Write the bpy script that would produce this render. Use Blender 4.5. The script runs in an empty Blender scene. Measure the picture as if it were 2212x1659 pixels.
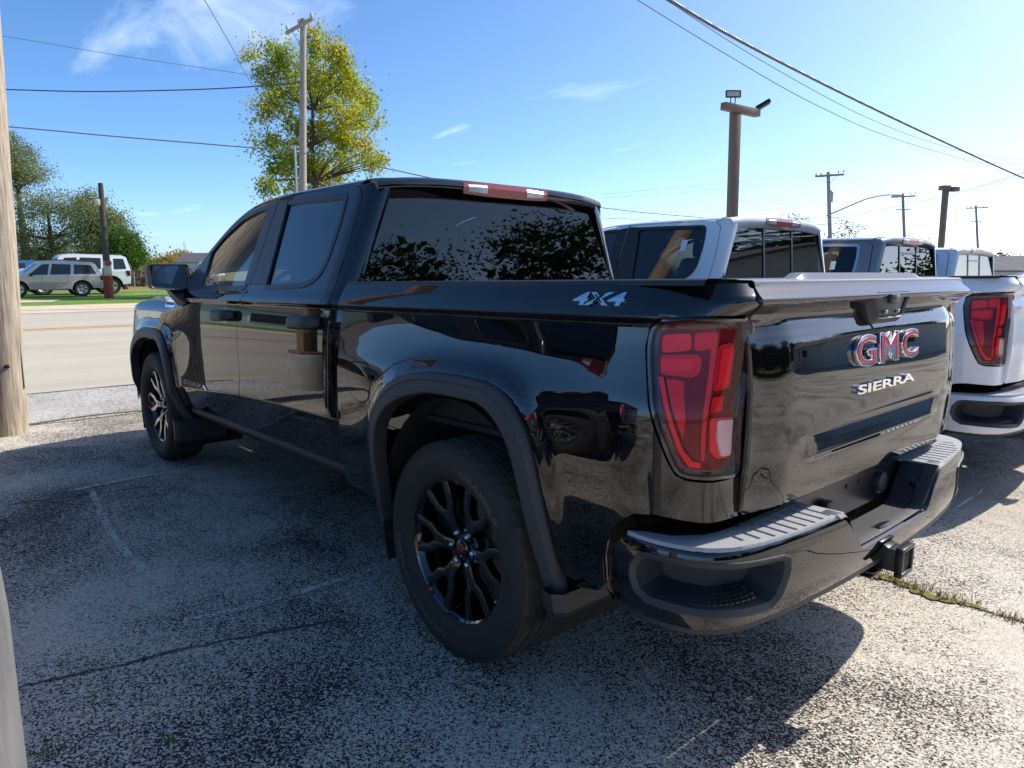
import bpy, bmesh, math, random
import numpy as np
from mathutils import Vector, Matrix
from mathutils.geometry import delaunay_2d_cdt
random.seed(7)
sc = bpy.context.scene
COL = sc.collection
R = math.radians

# ------------------------------------------------------------------ camera
CAMP = Vector((-2.013, 2.470, 1.4376)); YAW, PITCH, ROLL = R(-41.55), R(-9.118), R(.183)
fw = Vector((math.cos(PITCH)*math.cos(YAW), math.cos(PITCH)*math.sin(YAW), math.sin(PITCH)))
rt = fw.cross(Vector((0, 0, 1))).normalized(); up = rt.cross(fw)
rt, up = rt*math.cos(ROLL)+up*math.sin(ROLL), up*math.cos(ROLL)-rt*math.sin(ROLL)
cd = bpy.data.cameras.new('camera'); cam = bpy.data.objects.new('camera', cd); COL.objects.link(cam)
cam.matrix_world = Matrix(((rt.x, up.x, -fw.x, CAMP.x), (rt.y, up.y, -fw.y, CAMP.y), (rt.z, up.z, -fw.z, CAMP.z), (0, 0, 0, 1)))
cd.sensor_width = 36; cd.lens = 36*1528.6/2212; cd.clip_start = .02; cd.clip_end = 3000
sc.camera = cam
def at(px, py, depth):
    'point at photograph position (2212 px wide) and distance along the view axis'
    return CAMP + (fw + rt*((px-1106)/1528.6) - up*((py-829.5)/1528.6))*depth
def gnd(px, depth, z=0):
    p = at(px, 584, depth); return Vector((p.x, p.y, z))

# ------------------------------------------------------------------ sky and sun
SUN = Vector((-.24, -1.04, 1)).normalized()
w = bpy.data.worlds.new('World'); sc.world = w; w.use_nodes = True
nt = w.node_tree; nt.nodes.clear()
N = nt.nodes.new; L = nt.links.new
sky = N('ShaderNodeTexSky'); sky.sky_type = 'NISHITA'; sky.sun_disc = False
sky.sun_elevation = math.asin(SUN.z); sky.sun_rotation = math.atan2(SUN.x, SUN.y)
sky.altitude = 200; sky.air_density = .5; sky.dust_density = 1.2; sky.ozone_density = 3
tc = N('ShaderNodeTexCoord')
sep = N('ShaderNodeSeparateXYZ'); L(tc.outputs['Generated'], sep.inputs[0])
mx = N('ShaderNodeMath'); mx.operation = 'MAXIMUM'; mx.inputs[1].default_value = .03; L(sep.outputs['Z'], mx.inputs[0])
ad = N('ShaderNodeMath'); ad.operation = 'ADD'; ad.inputs[1].default_value = .12; L(mx.outputs[0], ad.inputs[0])
dv = N('ShaderNodeVectorMath'); dv.operation = 'DIVIDE'; L(tc.outputs['Generated'], dv.inputs[0])
cb = N('ShaderNodeCombineXYZ'); L(ad.outputs[0], cb.inputs[0]); L(ad.outputs[0], cb.inputs[1]); cb.inputs[2].default_value = 1
L(cb.outputs[0], dv.inputs[1])
mp = N('ShaderNodeMapping'); mp.inputs['Scale'].default_value = (.9, 2.0, .2); mp.inputs['Rotation'].default_value = (0, 0, R(-30)); mp.inputs['Location'].default_value = (3.3, 2.7, 1.1)
L(dv.outputs[0], mp.inputs[0])
n1 = N('ShaderNodeTexNoise'); n1.inputs['Scale'].default_value = 1.1; n1.inputs['Detail'].default_value = 9; n1.inputs['Roughness'].default_value = .62; n1.inputs['Distortion'].default_value = .6
L(mp.outputs[0], n1.inputs['Vector'])
n2 = N('ShaderNodeTexNoise'); n2.inputs['Scale'].default_value = .45; n2.inputs['Detail'].default_value = 3; L(mp.outputs[0], n2.inputs['Vector'])
ml = N('ShaderNodeMath'); ml.operation = 'MULTIPLY'; L(n1.outputs[0], ml.inputs[0]); L(n2.outputs[0], ml.inputs[1])
cr = N('ShaderNodeMapRange'); cr.inputs['From Min'].default_value = .37; cr.inputs['From Max'].default_value = .78; cr.inputs['To Max'].default_value = .75; L(ml.outputs[0], cr.inputs['Value'])
mix = N('ShaderNodeMix'); mix.data_type = 'RGBA'; L(cr.outputs[0], mix.inputs['Factor'])
hs = N('ShaderNodeHueSaturation'); hs.inputs['Hue'].default_value = .496; hs.inputs['Saturation'].default_value = 1.18; hs.inputs['Value'].default_value = 1.0
sv = N('ShaderNodeVectorMath'); sv.operation = 'SCALE'; sv.inputs['Scale'].default_value = .1; L(sky.outputs[0], sv.inputs[0])
gm = N('ShaderNodeGamma'); gm.inputs['Gamma'].default_value = 1.0; L(sv.outputs[0], gm.inputs['Color'])
sv2 = N('ShaderNodeVectorMath'); sv2.operation = 'SCALE'; sv2.inputs['Scale'].default_value = 9.6; L(gm.outputs[0], sv2.inputs[0]); L(sv2.outputs[0], hs.inputs['Color']); L(hs.outputs[0], mix.inputs['A']); mix.inputs['B'].default_value = (7.0, 7.6, 8.6, 1)
bg = N('ShaderNodeBackground'); bg.inputs['Strength'].default_value = .12; L(mix.outputs['Result'], bg.inputs['Color'])
wo = N('ShaderNodeOutputWorld'); L(bg.outputs[0], wo.inputs[0])
sd = bpy.data.lights.new('sun', 'SUN'); sd.energy = 2.55; sd.angle = R(.53); sd.color = (1, .955, .89)
so = bpy.data.objects.new('sun', sd); COL.objects.link(so); so.location = (0, 0, 30); so.rotation_euler = SUN.to_track_quat('Z', 'Y').to_euler()
vs = sc.view_settings; vs.view_transform = 'Standard'; vs.look = 'None'; vs.gamma = 1; vs.exposure = 1.27
sc.cycles.max_bounces = 10; sc.cycles.transparent_max_bounces = 24; sc.cycles.caustics_reflective = False
sc.cycles.sample_clamp_indirect = 6

# ------------------------------------------------------------------ materials
def newmat(name):
    m = bpy.data.materials.new(name); m.use_nodes = True
    nt = m.node_tree; return m, nt, nt.nodes['Principled BSDF']
def setp(b, **k):
    for a, v in k.items():
        s = b.inputs[a.replace('_', ' ')]; s.default_value = v
def rgb(c): return (c[0], c[1], c[2], 1)
def pmat(name, col, rough=.5, metal=0, coat=0, spec=.5, ior=None, var=0, scale=20, bump=0, bscale=200, stretch=None, crough=.02):
    m, nt, b = newmat(name)
    b.inputs['Base Color'].default_value = rgb(col); b.inputs['Roughness'].default_value = rough; b.inputs['Metallic'].default_value = metal
    b.inputs['Coat Weight'].default_value = coat; b.inputs['Coat Roughness'].default_value = crough; b.inputs['Specular IOR Level'].default_value = spec
    if ior: b.inputs['IOR'].default_value = ior
    tcn = None
    if var or bump:
        tcn = nt.nodes.new('ShaderNodeTexCoord'); mpn = nt.nodes.new('ShaderNodeMapping')
        nt.links.new(tcn.outputs['Object'], mpn.inputs[0])
        if stretch: mpn.inputs['Scale'].default_value = stretch
    if var:
        n = nt.nodes.new('ShaderNodeTexNoise'); n.inputs['Scale'].default_value = scale; n.inputs['Detail'].default_value = 6; n.inputs['Roughness'].default_value = .65
        nt.links.new(mpn.outputs[0], n.inputs['Vector'])
        r = nt.nodes.new('ShaderNodeMapRange'); r.inputs['From Min'].default_value = .3; r.inputs['From Max'].default_value = .7
        nt.links.new(n.outputs[0], r.inputs[0])
        x = nt.nodes.new('ShaderNodeMix'); x.data_type = 'RGBA'
        x.inputs['A'].default_value = rgb([c*(1-var) for c in col]); x.inputs['B'].default_value = rgb([min(1, c*(1+var)) for c in col])
        nt.links.new(r.outputs[0], x.inputs['Factor']); nt.links.new(x.outputs['Result'], b.inputs['Base Color'])
    if bump:
        n = nt.nodes.new('ShaderNodeTexNoise'); n.inputs['Scale'].default_value = bscale; n.inputs['Detail'].default_value = 5
        nt.links.new(mpn.outputs[0], n.inputs['Vector'])
        u = nt.nodes.new('ShaderNodeBump'); u.inputs['Strength'].default_value = bump; u.inputs['Distance'].default_value = .004
        nt.links.new(n.outputs[0], u.inputs['Height']); nt.links.new(u.outputs[0], b.inputs['Normal'])
    return m
def paint(name, col, flake=0):
    m, nt, b = newmat(name)
    setp(b, Base_Color=rgb(col), Roughness=.35, Coat_Weight=1, Coat_Roughness=.0, Coat_IOR=1.72, Specular_IOR_Level=.0 if not flake else .5, Metallic=.5*flake)
    t = nt.nodes.new('ShaderNodeTexCoord')
    # faint road dust on the clear coat and orange peel
    n = nt.nodes.new('ShaderNodeTexNoise'); n.inputs['Scale'].default_value = 260; n.inputs['Detail'].default_value = 2
    nt.links.new(t.outputs['Object'], n.inputs['Vector'])
    u = nt.nodes.new('ShaderNodeBump'); u.inputs['Strength'].default_value = .006; u.inputs['Distance'].default_value = .0005
    nt.links.new(n.outputs[0], u.inputs['Height']); nt.links.new(u.outputs[0], b.inputs['Coat Normal'])
    v = nt.nodes.new('ShaderNodeTexVoronoi'); v.inputs['Scale'].default_value = 130; nt.links.new(t.outputs['Object'], v.inputs['Vector'])
    c = nt.nodes.new('ShaderNodeMath'); c.operation = 'LESS_THAN'; c.inputs[1].default_value = .05; nt.links.new(v.outputs['Distance'], c.inputs[0])
    n3 = nt.nodes.new('ShaderNodeTexNoise'); n3.inputs['Scale'].default_value = 4; nt.links.new(t.outputs['Object'], n3.inputs['Vector'])
    k = nt.nodes.new('ShaderNodeMath'); k.operation = 'MULTIPLY'; nt.links.new(c.outputs[0], k.inputs[0]); nt.links.new(n3.outputs[0], k.inputs[1])
    k2 = nt.nodes.new('ShaderNodeMath'); k2.operation = 'MULTIPLY'; k2.inputs[1].default_value = .12; nt.links.new(k.outputs[0], k2.inputs[0])
    x = nt.nodes.new('ShaderNodeMix'); x.data_type = 'RGBA'; x.inputs['A'].default_value = rgb(col); x.inputs['B'].default_value = (.3, .28, .24, 1)
    nt.links.new(k2.outputs[0], x.inputs['Factor']); nt.links.new(x.outputs['Result'], b.inputs['Base Color'])
    return m
def glass(name, tint, refl=1.5, frough=0.0):
    m = bpy.data.materials.new(name); m.use_nodes = True; nt = m.node_tree; nt.nodes.clear()
    tr = nt.nodes.new('ShaderNodeBsdfTransparent'); tr.inputs[0].default_value = rgb(tint)
    gl = nt.nodes.new('ShaderNodeBsdfGlossy'); gl.inputs['Roughness'].default_value = frough; gl.inputs[0].default_value = (1, 1, 1, 1)
    fr = nt.nodes.new('ShaderNodeFresnel'); fr.inputs[0].default_value = 1.52
    mu = nt.nodes.new('ShaderNodeMath'); mu.operation = 'MULTIPLY'; mu.use_clamp = True; mu.inputs[1].default_value = refl; nt.links.new(fr.outputs[0], mu.inputs[0])
    mxs = nt.nodes.new('ShaderNodeMixShader'); nt.links.new(mu.outputs[0], mxs.inputs[0]); nt.links.new(tr.outputs[0], mxs.inputs[1]); nt.links.new(gl.outputs[0], mxs.inputs[2])
    o = nt.nodes.new('ShaderNodeOutputMaterial'); nt.links.new(mxs.outputs[0], o.inputs[0])
    return m
M = {}
M['black_paint'] = paint('black_paint', (.003, .0032, .0042))
M['white_paint'] = paint('white_paint', (.83, .84, .85))
M['grey_paint'] = paint('grey_paint', (.115, .135, .165), .6)
M['plastic'] = pmat('black_plastic', (.022, .023, .025), .42, bump=.25, bscale=900)
M['step_plastic'] = pmat('step_plastic', (.34, .34, .345), .42, bump=.3, bscale=700, var=.1)
M['grey_plastic'] = pmat('grey_plastic', (.032, .033, .036), .45, bump=.3, bscale=800)
M['cap_plastic'] = pmat('cap_plastic', (.15, .15, .155), .33, bump=.2, bscale=900)
M['satin'] = pmat('satin_black', (.012, .012, .014), .3)
M['gloss_black'] = pmat('gloss_black', (.004, .004, .005), .06, coat=1)
M['rubber'] = pmat('tyre_rubber', (.022, .021, .020), .72, bump=.4, bscale=160, var=.25, scale=14)
M['rubber_tread'] = pmat('tyre_tread', (.06, .052, .042), .85, bump=.5, bscale=200, var=.4, scale=30)
M['dark'] = pmat('dark_void', (.006, .006, .007), .8)
M['liner'] = pmat('wheel_liner', (.012, .012, .013), .85)
M['chrome'] = pmat('chrome', (.86, .87, .88), .05, 1)
M['blue_chrome'] = pmat('window_chrome', (.62, .68, .78), .12, 1)
M['machined'] = pmat('machined_alloy', (.75, .74, .72), .28, 1)
M['steel'] = pmat('exhaust_steel', (.55, .5, .43), .3, 1)
M['red_badge'] = pmat('red_badge', (.45, .012, .03), .25, coat=1)
M['red_lamp'] = pmat('red_lamp', (.80, .004, .018), .42, .25, bump=.5, bscale=180)
M['red_dark'] = pmat('red_lamp_dark', (.17, .002, .008), .35, .6, bump=.5, bscale=180)
M['red_bright'] = pmat('red_lamp_bright', (1, .010, .035), .42, .15, bump=.3, bscale=220)
M['lamp_clear'] = pmat('lamp_clear', (.8, .78, .76), .12, coat=1)
M['lens'] = glass('lamp_lens', (1, .80, .80), .5)
M['lens_clear'] = glass('clear_lens', (.95, .95, .95), 1.4)
M['glass_dark'] = glass('tinted_glass', (.13, .14, .15), 1.5)
M['glass_front'] = glass('front_glass', (.66, .76, .74), 1.4)
M['glass_rear'] = glass('rear_glass', (.15, .16, .18), 1.05)
M['glass_car'] = glass('car_glass', (.10, .11, .12), 2.0)
M['mirror'] = pmat('mirror_glass', (.32, .34, .37), .04, 1)
M['cloth'] = pmat('seat_cloth', (.02, .02, .022), .8)
M['dash'] = pmat('dashboard', (.03, .03, .032), .6)
M['sticker'] = pmat('window_sticker', (.75, .75, .74), .6)
M['amber'] = pmat('amber_lens', (.6, .15, .02), .2, coat=1)

# ------------------------------------------------------------------ mesh helpers
def tag(o, label, cat, group=None, kind=None):
    if label: o['label'] = label
    if cat: o['category'] = cat
    if group: o['group'] = group
    if kind: o['kind'] = kind
    return o
def empty(name, loc=(0, 0, 0), rz=0):
    o = bpy.data.objects.new(name, None); COL.objects.link(o); o.location = loc; o.rotation_euler = (0, 0, rz); o.empty_display_size = .3
    return o
def link(name, me, mat, parent=None):
    if mat is not None: me.materials.append(M[mat] if isinstance(mat, str) else mat)
    o = bpy.data.objects.new(name, me); COL.objects.link(o)
    if parent: o.parent = parent
    return o
def mesh(name, V, F, mat, parent=None, smooth=False, ang=None):
    me = bpy.data.meshes.new(name); me.from_pydata([tuple(v) for v in V], [], [tuple(f) for f in F]); me.update()
    if smooth: me.polygons.foreach_set('use_smooth', [True]*len(me.polygons))
    if ang: me.set_sharp_from_angle(angle=R(ang))
    return link(name, me, mat, parent)
def from_bm(name, bm, mat, parent=None, smooth=True, ang=35):
    me = bpy.data.meshes.new(name); bmesh.ops.recalc_face_normals(bm, faces=bm.faces[:]); bm.to_mesh(me); bm.free()
    if smooth:
        me.polygons.foreach_set('use_smooth', [True]*len(me.polygons)); me.set_sharp_from_angle(angle=R(ang))
    return link(name, me, mat, parent)
def add_box(bm, c, s, bev=0, rot=None, seg=2):
    r = bmesh.ops.create_cube(bm, size=1); vs = r['verts']
    for v in vs: v.co = Vector((v.co.x*s[0], v.co.y*s[1], v.co.z*s[2]))
    if bev:
        es = list({e for v in vs for e in v.link_edges})
        rr = bmesh.ops.bevel(bm, geom=es, offset=bev, segments=seg, affect='EDGES', profile=.5); vs = list({v for f in rr['faces'] for v in f.verts} | {v for v in vs if v.is_valid})
    m = (rot or Matrix.Identity(3))
    for v in vs: v.co = m @ v.co + Vector(c)
    return vs
def box(name, c, s, mat, parent=None, bev=0, rot=None, rake=False):
    bm = bmesh.new(); add_box(bm, c, s, bev, rot)
    if rake:
        for v in bm.verts: v.co.z -= RAKE*v.co.x
    return from_bm(name, bm, mat, parent, smooth=bool(bev))
def lathe(name, prof, mat, parent=None, seg=48, axis='y', mod=None, ang=40, smooth=True, loc=(0, 0, 0)):
    'prof: list of (radius, offset along axis)'
    V, F = [], []; n = len(prof)
    for k in range(seg):
        a = 2*math.pi*k/seg
        for i, (r, t) in enumerate(prof):
            rr = r+(mod(k, i, r, t) if mod else 0)
            p = {'y': (rr*math.cos(a), t, rr*math.sin(a)), 'z': (rr*math.cos(a), rr*math.sin(a), t), 'x': (t, rr*math.cos(a), rr*math.sin(a))}[axis]
            V.append(Vector(p)+Vector(loc))
    for k in range(seg):
        for i in range(n-1):
            a, b = k*n+i, ((k+1) % seg)*n+i
            F.append((a, b, b+1, a+1))
    bm = bmesh.new(); vv = [bm.verts.new(v) for v in V]
    for f in F: bm.faces.new([vv[i] for i in f])
    bmesh.ops.remove_doubles(bm, verts=bm.verts[:], dist=1e-5)
    return from_bm(name, bm, mat, parent, smooth, ang)
def add_tube(bm, pts, rad, seg=6, cap=True):
    pts = [Vector(p) for p in pts]; rings = []
    rad = rad if isinstance(rad, (list, tuple)) else [rad]*len(pts)
    pn = None
    for i, p in enumerate(pts):
        d = (pts[min(i+1, len(pts)-1)]-pts[max(i-1, 0)]).normalized()
        if pn is None: pn = d.orthogonal().normalized()
        pn = (pn-d*pn.dot(d)).normalized(); q = d.cross(pn)
        rings.append([bm.verts.new(p+(pn*math.cos(2*math.pi*k/seg)+q*math.sin(2*math.pi*k/seg))*rad[i]) for k in range(seg)])
    for a, b in zip(rings, rings[1:]):
        for k in range(seg): bm.faces.new((a[k], a[(k+1) % seg], b[(k+1) % seg], b[k]))
    if cap: bm.faces.new(rings[0][::-1]); bm.faces.new(rings[-1])
def tube(name, pts, rad, mat, parent=None, seg=6, ang=60):
    bm = bmesh.new(); add_tube(bm, pts, rad, seg); return from_bm(name, bm, mat, parent, True, ang)
def prism(name, poly, z0, z1, mat, parent=None, bev=0, fn=None, ang=30):
    'extrude a 2D outline between z0 and z1, then map (x,y,z) through fn'
    bm = bmesh.new(); vs = [bm.verts.new((p[0], p[1], z0)) for p in poly]; f = bm.faces.new(vs)
    r = bmesh.ops.extrude_face_region(bm, geom=[f]); tv = [g for g in r['geom'] if isinstance(g, bmesh.types.BMVert)]
    for v in tv: v.co.z = z1
    if bev:
        es = [e for e in bm.edges if all(v in tv for v in e.verts)]
        bmesh.ops.bevel(bm, geom=es, offset=bev, segments=2, affect='EDGES', profile=.5)
    bmesh.ops.triangulate(bm, faces=[f for f in bm.faces if len(f.verts) > 4])
    if fn:
        for v in bm.verts: v.co = Vector(fn(*v.co))
    return from_bm(name, bm, mat, parent, True, ang)
def resample(poly, step, closed=True):
    out = []; n = len(poly)
    for i in range(n if closed else n-1):
        a, b = poly[i], poly[(i+1) % n]; d = math.dist(a, b); k = max(1, int(math.ceil(d/step)))
        for j in range(k): out.append((a[0]+(b[0]-a[0])*j/k, a[1]+(b[1]-a[1])*j/k))
    if not closed: out.append(tuple(poly[-1]))
    return out
def rounded(poly, r, n=5):
    'round every corner of a closed outline; r may be a list'
    out = []; m = len(poly)
    for i in range(m):
        p = Vector(poly[i]); a = Vector(poly[i-1])-p; b = Vector(poly[(i+1) % m])-p
        rr = r[i] if isinstance(r, (list, tuple)) else r
        d = min(rr, a.length*.45, b.length*.45)
        if d < 1e-4: out.append(tuple(p)); continue
        s, e = p+a.normalized()*d, p+b.normalized()*d
        for k in range(n+1):
            t = k/n; out.append(tuple(s*(1-t)**2+p*2*t*(1-t)+e*t*t))
    return out
def smooth_curve(pts, n=6, closed=True):
    out = []; m = len(pts)
    for i in range(m if closed else m-1):
        p = [pts[(i+k) % m] if closed else pts[max(0, min(m-1, i+k))] for k in (-1, 0, 1, 2)]
        for j in range(n):
            t = j/n
            out.append(tuple(.5*(2*p[1][k]+(-p[0][k]+p[2][k])*t+(2*p[0][k]-5*p[1][k]+4*p[2][k]-p[3][k])*t*t+(-p[0][k]+3*p[1][k]-3*p[2][k]+p[3][k])*t**3) for k in (0, 1)))
    if not closed: out.append(tuple(pts[-1]))
    return out
def inside(poly, P):
    x, y = P[:, 0], P[:, 1]; c = np.zeros(len(P), bool); n = len(poly)
    for i in range(n):
        (x1, y1), (x2, y2) = poly[i], poly[(i+1) % n]
        if y1 == y2: continue
        k = (y1 > y) != (y2 > y)
        c ^= k & (x < (x2-x1)*(y-y1)/(y2-y1)+x1)
    return c
def edge_dist(poly, P):
    d = np.full(len(P), 9.); n = len(poly)
    for i in range(n):
        a, b = np.array(poly[i]), np.array(poly[(i+1) % n]); e = b-a; l = e@e
        if l < 1e-12: continue
        t = np.clip(((P-a)@e)/l, 0, 1); d = np.minimum(d, np.linalg.norm(P-a-t[:, None]*e, axis=1))
    return d
def offset_poly(poly, d):
    'grow (d>0) a closed outline'
    n = len(poly); ar = sum(poly[i][0]*poly[(i+1) % n][1]-poly[(i+1) % n][0]*poly[i][1] for i in range(n))
    sgn = 1 if ar > 0 else -1; out = []
    for i in range(n):
        a = Vector(poly[i])-Vector(poly[i-1]); b = Vector(poly[(i+1) % n])-Vector(poly[i])
        if a.length < 1e-9 or b.length < 1e-9: a = b if a.length < 1e-9 else a; b = a if b.length < 1e-9 else b
        na = Vector((a.y, -a.x)).normalized()*sgn; nb = Vector((b.y, -b.x)).normalized()*sgn
        m = (na+nb); m = m.normalized() if m.length > 1e-6 else na
        out.append(tuple(Vector(poly[i])+m*(d/max(.5, m.dot(na)))))
    return out
RAKE = .018
def panel_data(outline, S, holes=(), step=.03, sign=-1, off=0, depth=.018, extra=None, vstep=None, estep=None):
    estep = estep or step; vstep = vstep or step
    loops = [resample(p, estep) for p in [outline]+list(holes)]
    us = [p[0] for p in loops[0]]; vs_ = [p[1] for p in loops[0]]
    pts = []; u = min(us)
    while u <= max(us):
        col = list(extra(u)) if extra else []
        v = min(vs_)
        while v <= max(vs_):
            if all(abs(v-e) > .35*vstep for e in col): pts.append((u, v))
            v += vstep
        pts += [(u, e) for e in col]
        u += step
    P = np.array(pts) if pts else np.zeros((0, 2))
    if len(P):
        k = inside(loops[0], P)
        for h in loops[1:]: k &= ~inside(h, P)
        P = P[k]
        d = np.full(len(P), 9.)
        for h in loops: d = np.minimum(d, edge_dist(h, P))
        P = P[d > .28*min(step, vstep)]
    co, ed = [], []
    for h in loops:
        b = len(co); co += h; ed += [(b+i, b+(i+1) % len(h)) for i in range(len(h))]
    co += [tuple(p) for p in P]
    v2, e2, f2 = delaunay_2d_cdt([Vector(c) for c in co], ed, [], 0, 1e-7)[:3]
    A = np.array([tuple(v) for v in v2]); tri = np.array([tuple(f) for f in f2])
    cen = A[tri].mean(1); k = inside(loops[0], cen)
    for h in loops[1:]: k &= ~inside(h, cen)
    tri = tri[k]
    V, NN = [], []
    e = .002
    for (u, v) in A:
        p = Vector(S(u, v)); a = Vector(S(u+e, v))-Vector(S(u-e, v)); b = Vector(S(u, v+e))-Vector(S(u, v-e))
        n = a.cross(b); n = (n.normalized() if n.length > 1e-12 else Vector((0, 1, 0)))*sign
        V.append(p+n*off); NN.append(n)
    F = [tuple(int(i) for i in (t if sign > 0 else t[::-1])) for t in tri]
    ec = {}
    for t in F:
        for i in range(3):
            a, b = t[i], t[(i+1) % 3]; ec[(a, b)] = 1
    bd = [(a, b) for (a, b) in ec if (b, a) not in ec]
    LN = [[NN[i] for i in t] for t in F]
    if depth:
        mp_ = {}
        def low(i):
            if i not in mp_: mp_[i] = len(V); V.append(V[i]-NN[i]*depth)
            return mp_[i]
        for a, b in bd:
            q = (b, a, low(a), low(b)); n = (V[a]-V[b]).cross(V[q[2]]-V[b]); n = n.normalized() if n.length > 1e-12 else Vector((0, 0, 1))
            na, nb = (NN[a]*.6+n).normalized(), (NN[b]*.6+n).normalized()
            F.append(q); LN.append([nb, na, n, n])
    return V, F, LN
def put(name, data, mat, parent=None, mirror=False, rake=True, label=None):
    V, F, LN = data
    sy = -1 if mirror else 1
    V2 = [(v.x, v.y*sy, v.z-(RAKE*v.x if rake else 0)) for v in V]
    if mirror: F2 = [f[::-1] for f in F]; N2 = [[(n.x, -n.y, n.z) for n in l[::-1]] for l in LN]
    else: F2 = F; N2 = [[tuple(n) for n in l] for l in LN]
    me = bpy.data.meshes.new(name); me.from_pydata(V2, [], F2); me.update()
    me.polygons.foreach_set('use_smooth', [True]*len(me.polygons))
    ln = []
    for p, l in zip(me.polygons, N2): ln += l
    if len(ln) == len(me.loops): me.normals_split_custom_set(ln)
    o = link(name, me, mat, parent)
    if label: o['label'] = label
    return o
def text_mesh(name, txt, mat, parent, fn, height, width=None, ext=.01, bold=0, bev=0, res=3, shear=0, space=1):
    'lettering: solid letters mapped through fn(x,y,z), x and y centred'
    cu = bpy.data.curves.new(name, 'FONT'); cu.body = txt; cu.extrude = ext; cu.offset = bold; cu.bevel_depth = bev; cu.resolution_u = res; cu.align_x = 'CENTER'; cu.shear = shear; cu.space_character = space
    o = bpy.data.objects.new('tmp', cu); COL.objects.link(o)
    bpy.context.view_layer.update(); dg = bpy.context.evaluated_depsgraph_get()
    me = bpy.data.meshes.new_from_object(o.evaluated_get(dg)); bpy.data.objects.remove(o); bpy.data.curves.remove(cu)
    me.materials.clear(); me.name = name
    xs = [v.co.x for v in me.vertices]; ys = [v.co.y for v in me.vertices]
    h = max(ys)-min(ys); wd = max(xs)-min(xs); sy = height/h; sx = (width/wd) if width else sy
    cx, cy = (max(xs)+min(xs))/2, (max(ys)+min(ys))/2
    for v in me.vertices:
        v.co = Vector(fn((v.co.x-cx)*sx, (v.co.y-cy)*sy, v.co.z))
    me.update()
    return link(name, me, mat, parent)
def copy_tree(o, parent=None, swap=None):
    c = o.copy(); COL.objects.link(c); c.parent = parent
    if swap and o.type == 'MESH':
        for s in c.material_slots:
            if s.material and s.material.name in swap:
                t = swap[s.material.name]; s.link = 'OBJECT'; s.material = M[t]
    for ch in o.children: copy_tree(ch, c, swap)
    return c
# ------------------------------------------------------------------ body surfaces of the pickup (x forward, y left, h up before the nose-down rake)
def sst(a,b,x):
    t=min(1,max(0,(x-a)/(b-a)));return t*t*(3-2*t)
def lerp(a,b,t): return a+(b-a)*t
def crom(tab,x):
    # Catmull-Rom-like cubic hermite through (x,y) table, sorted by x
    n=len(tab)
    if x<=tab[0][0]:
        m=(tab[1][1]-tab[0][1])/(tab[1][0]-tab[0][0]);return tab[0][1]+m*(x-tab[0][0])
    if x>=tab[-1][0]:
        m=(tab[-1][1]-tab[-2][1])/(tab[-1][0]-tab[-2][0]);return tab[-1][1]+m*(x-tab[-1][0])
    i=0
    while x>tab[i+1][0]: i+=1
    x0,y0=tab[i];x1,y1=tab[i+1];d=x1-x0
    def sl(k):
        if k<=0: return (tab[1][1]-tab[0][1])/(tab[1][0]-tab[0][0])
        if k>=n-1: return (tab[-1][1]-tab[-2][1])/(tab[-1][0]-tab[-2][0])
        return (tab[k+1][1]-tab[k-1][1])/(tab[k+1][0]-tab[k-1][0])
    t=(x-x0)/d;m0=sl(i)*d;m1=sl(i+1)*d
    return (2*t**3-3*t*t+1)*y0+(t**3-2*t*t+t)*m0+(-2*t**3+3*t*t)*y1+(t**3-t*t)*m1
def hlow(x): return crom([(-1,.78),(.9,.778),(2.04,.758),(3.06,.70),(4.3,.68)],x)
G0=1.365
def yg(h): return .957-.39*(h-G0)
def cab_prof(x,h):
    hl=hlow(x)
    if h<hl: return crom([(0,.918),(.33,.944),(.66,.964),(1,.984)],(h-.50)/(hl-.50))
    if h<1.285: return crom([(0,.984),(.25,.982),(.5,.979),(.75,.9735),(.9,.967),(1,.960)],(h-hl)/(1.285-hl))
    if h<1.298: return lerp(.960,.986,(h-1.285)/.013)
    if h<G0: return crom([(1.298,.986),(1.335,.9735),(G0,.957)],h)
    return yg(h)
def bed_prof(x,h):
    if h<.76: return crom([(.46,.955),(.56,.968),(.66,.98),(.76,.985)],h)
    if h<1.285: return crom([(.76,.985),(.9,.985),(1.05,.983),(1.13,.974),(1.21,.964),(1.285,.957)],h)
    if h<1.298: return lerp(.957,.985,(h-1.285)/.013)
    return crom([(1.298,.985),(1.34,.968),(1.39,.942)],h)
ARCH=[(.50,.44),(.497,.62),(.492,.80),(.455,.885),(.385,.965),(.30,1.022),(.20,1.058),(.05,1.078),(-.19,1.078),(-.29,1.066),(-.37,1.035),(-.43,.978),(-.472,.90),(-.512,.75),(-.556,.55),(-.60,.40)]
ARCI=[(.445,.42),(.44,.60),(.432,.745),(.40,.835),(.335,.905),(.25,.955),(.16,.985),(.04,1.005),(-.20,1.005),(-.27,.99),(-.335,.955),(-.385,.905),(-.42,.83),(-.452,.71),(-.495,.54),(-.545,.38)]
def segd(px,py,poly):
    m=9
    for (ax,ay),(bx,by) in zip(poly,poly[1:]):
        dx,dy=bx-ax,by-ay;t=((px-ax)*dx+(py-ay)*dy)/(dx*dx+dy*dy);t=min(1,max(0,t))
        d=math.hypot(px-ax-t*dx,py-ay-t*dy)
        if d<m:m=d
    return m
WB=3.745
ARCHF=[(x+3.70,h) for x,h in ARCH]
ARCIF=[(x+3.70,h) for x,h in ARCI]
def blister(x,h,cx,hw):
    wx=math.exp(-(abs(x-cx)/hw)**3.2)
    return .036*wx*math.exp(-((h-.97)/.15)**2) if h>.97 else .036*wx*(.35+.65*math.exp(-((h-.97)/.25)**2))
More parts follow.
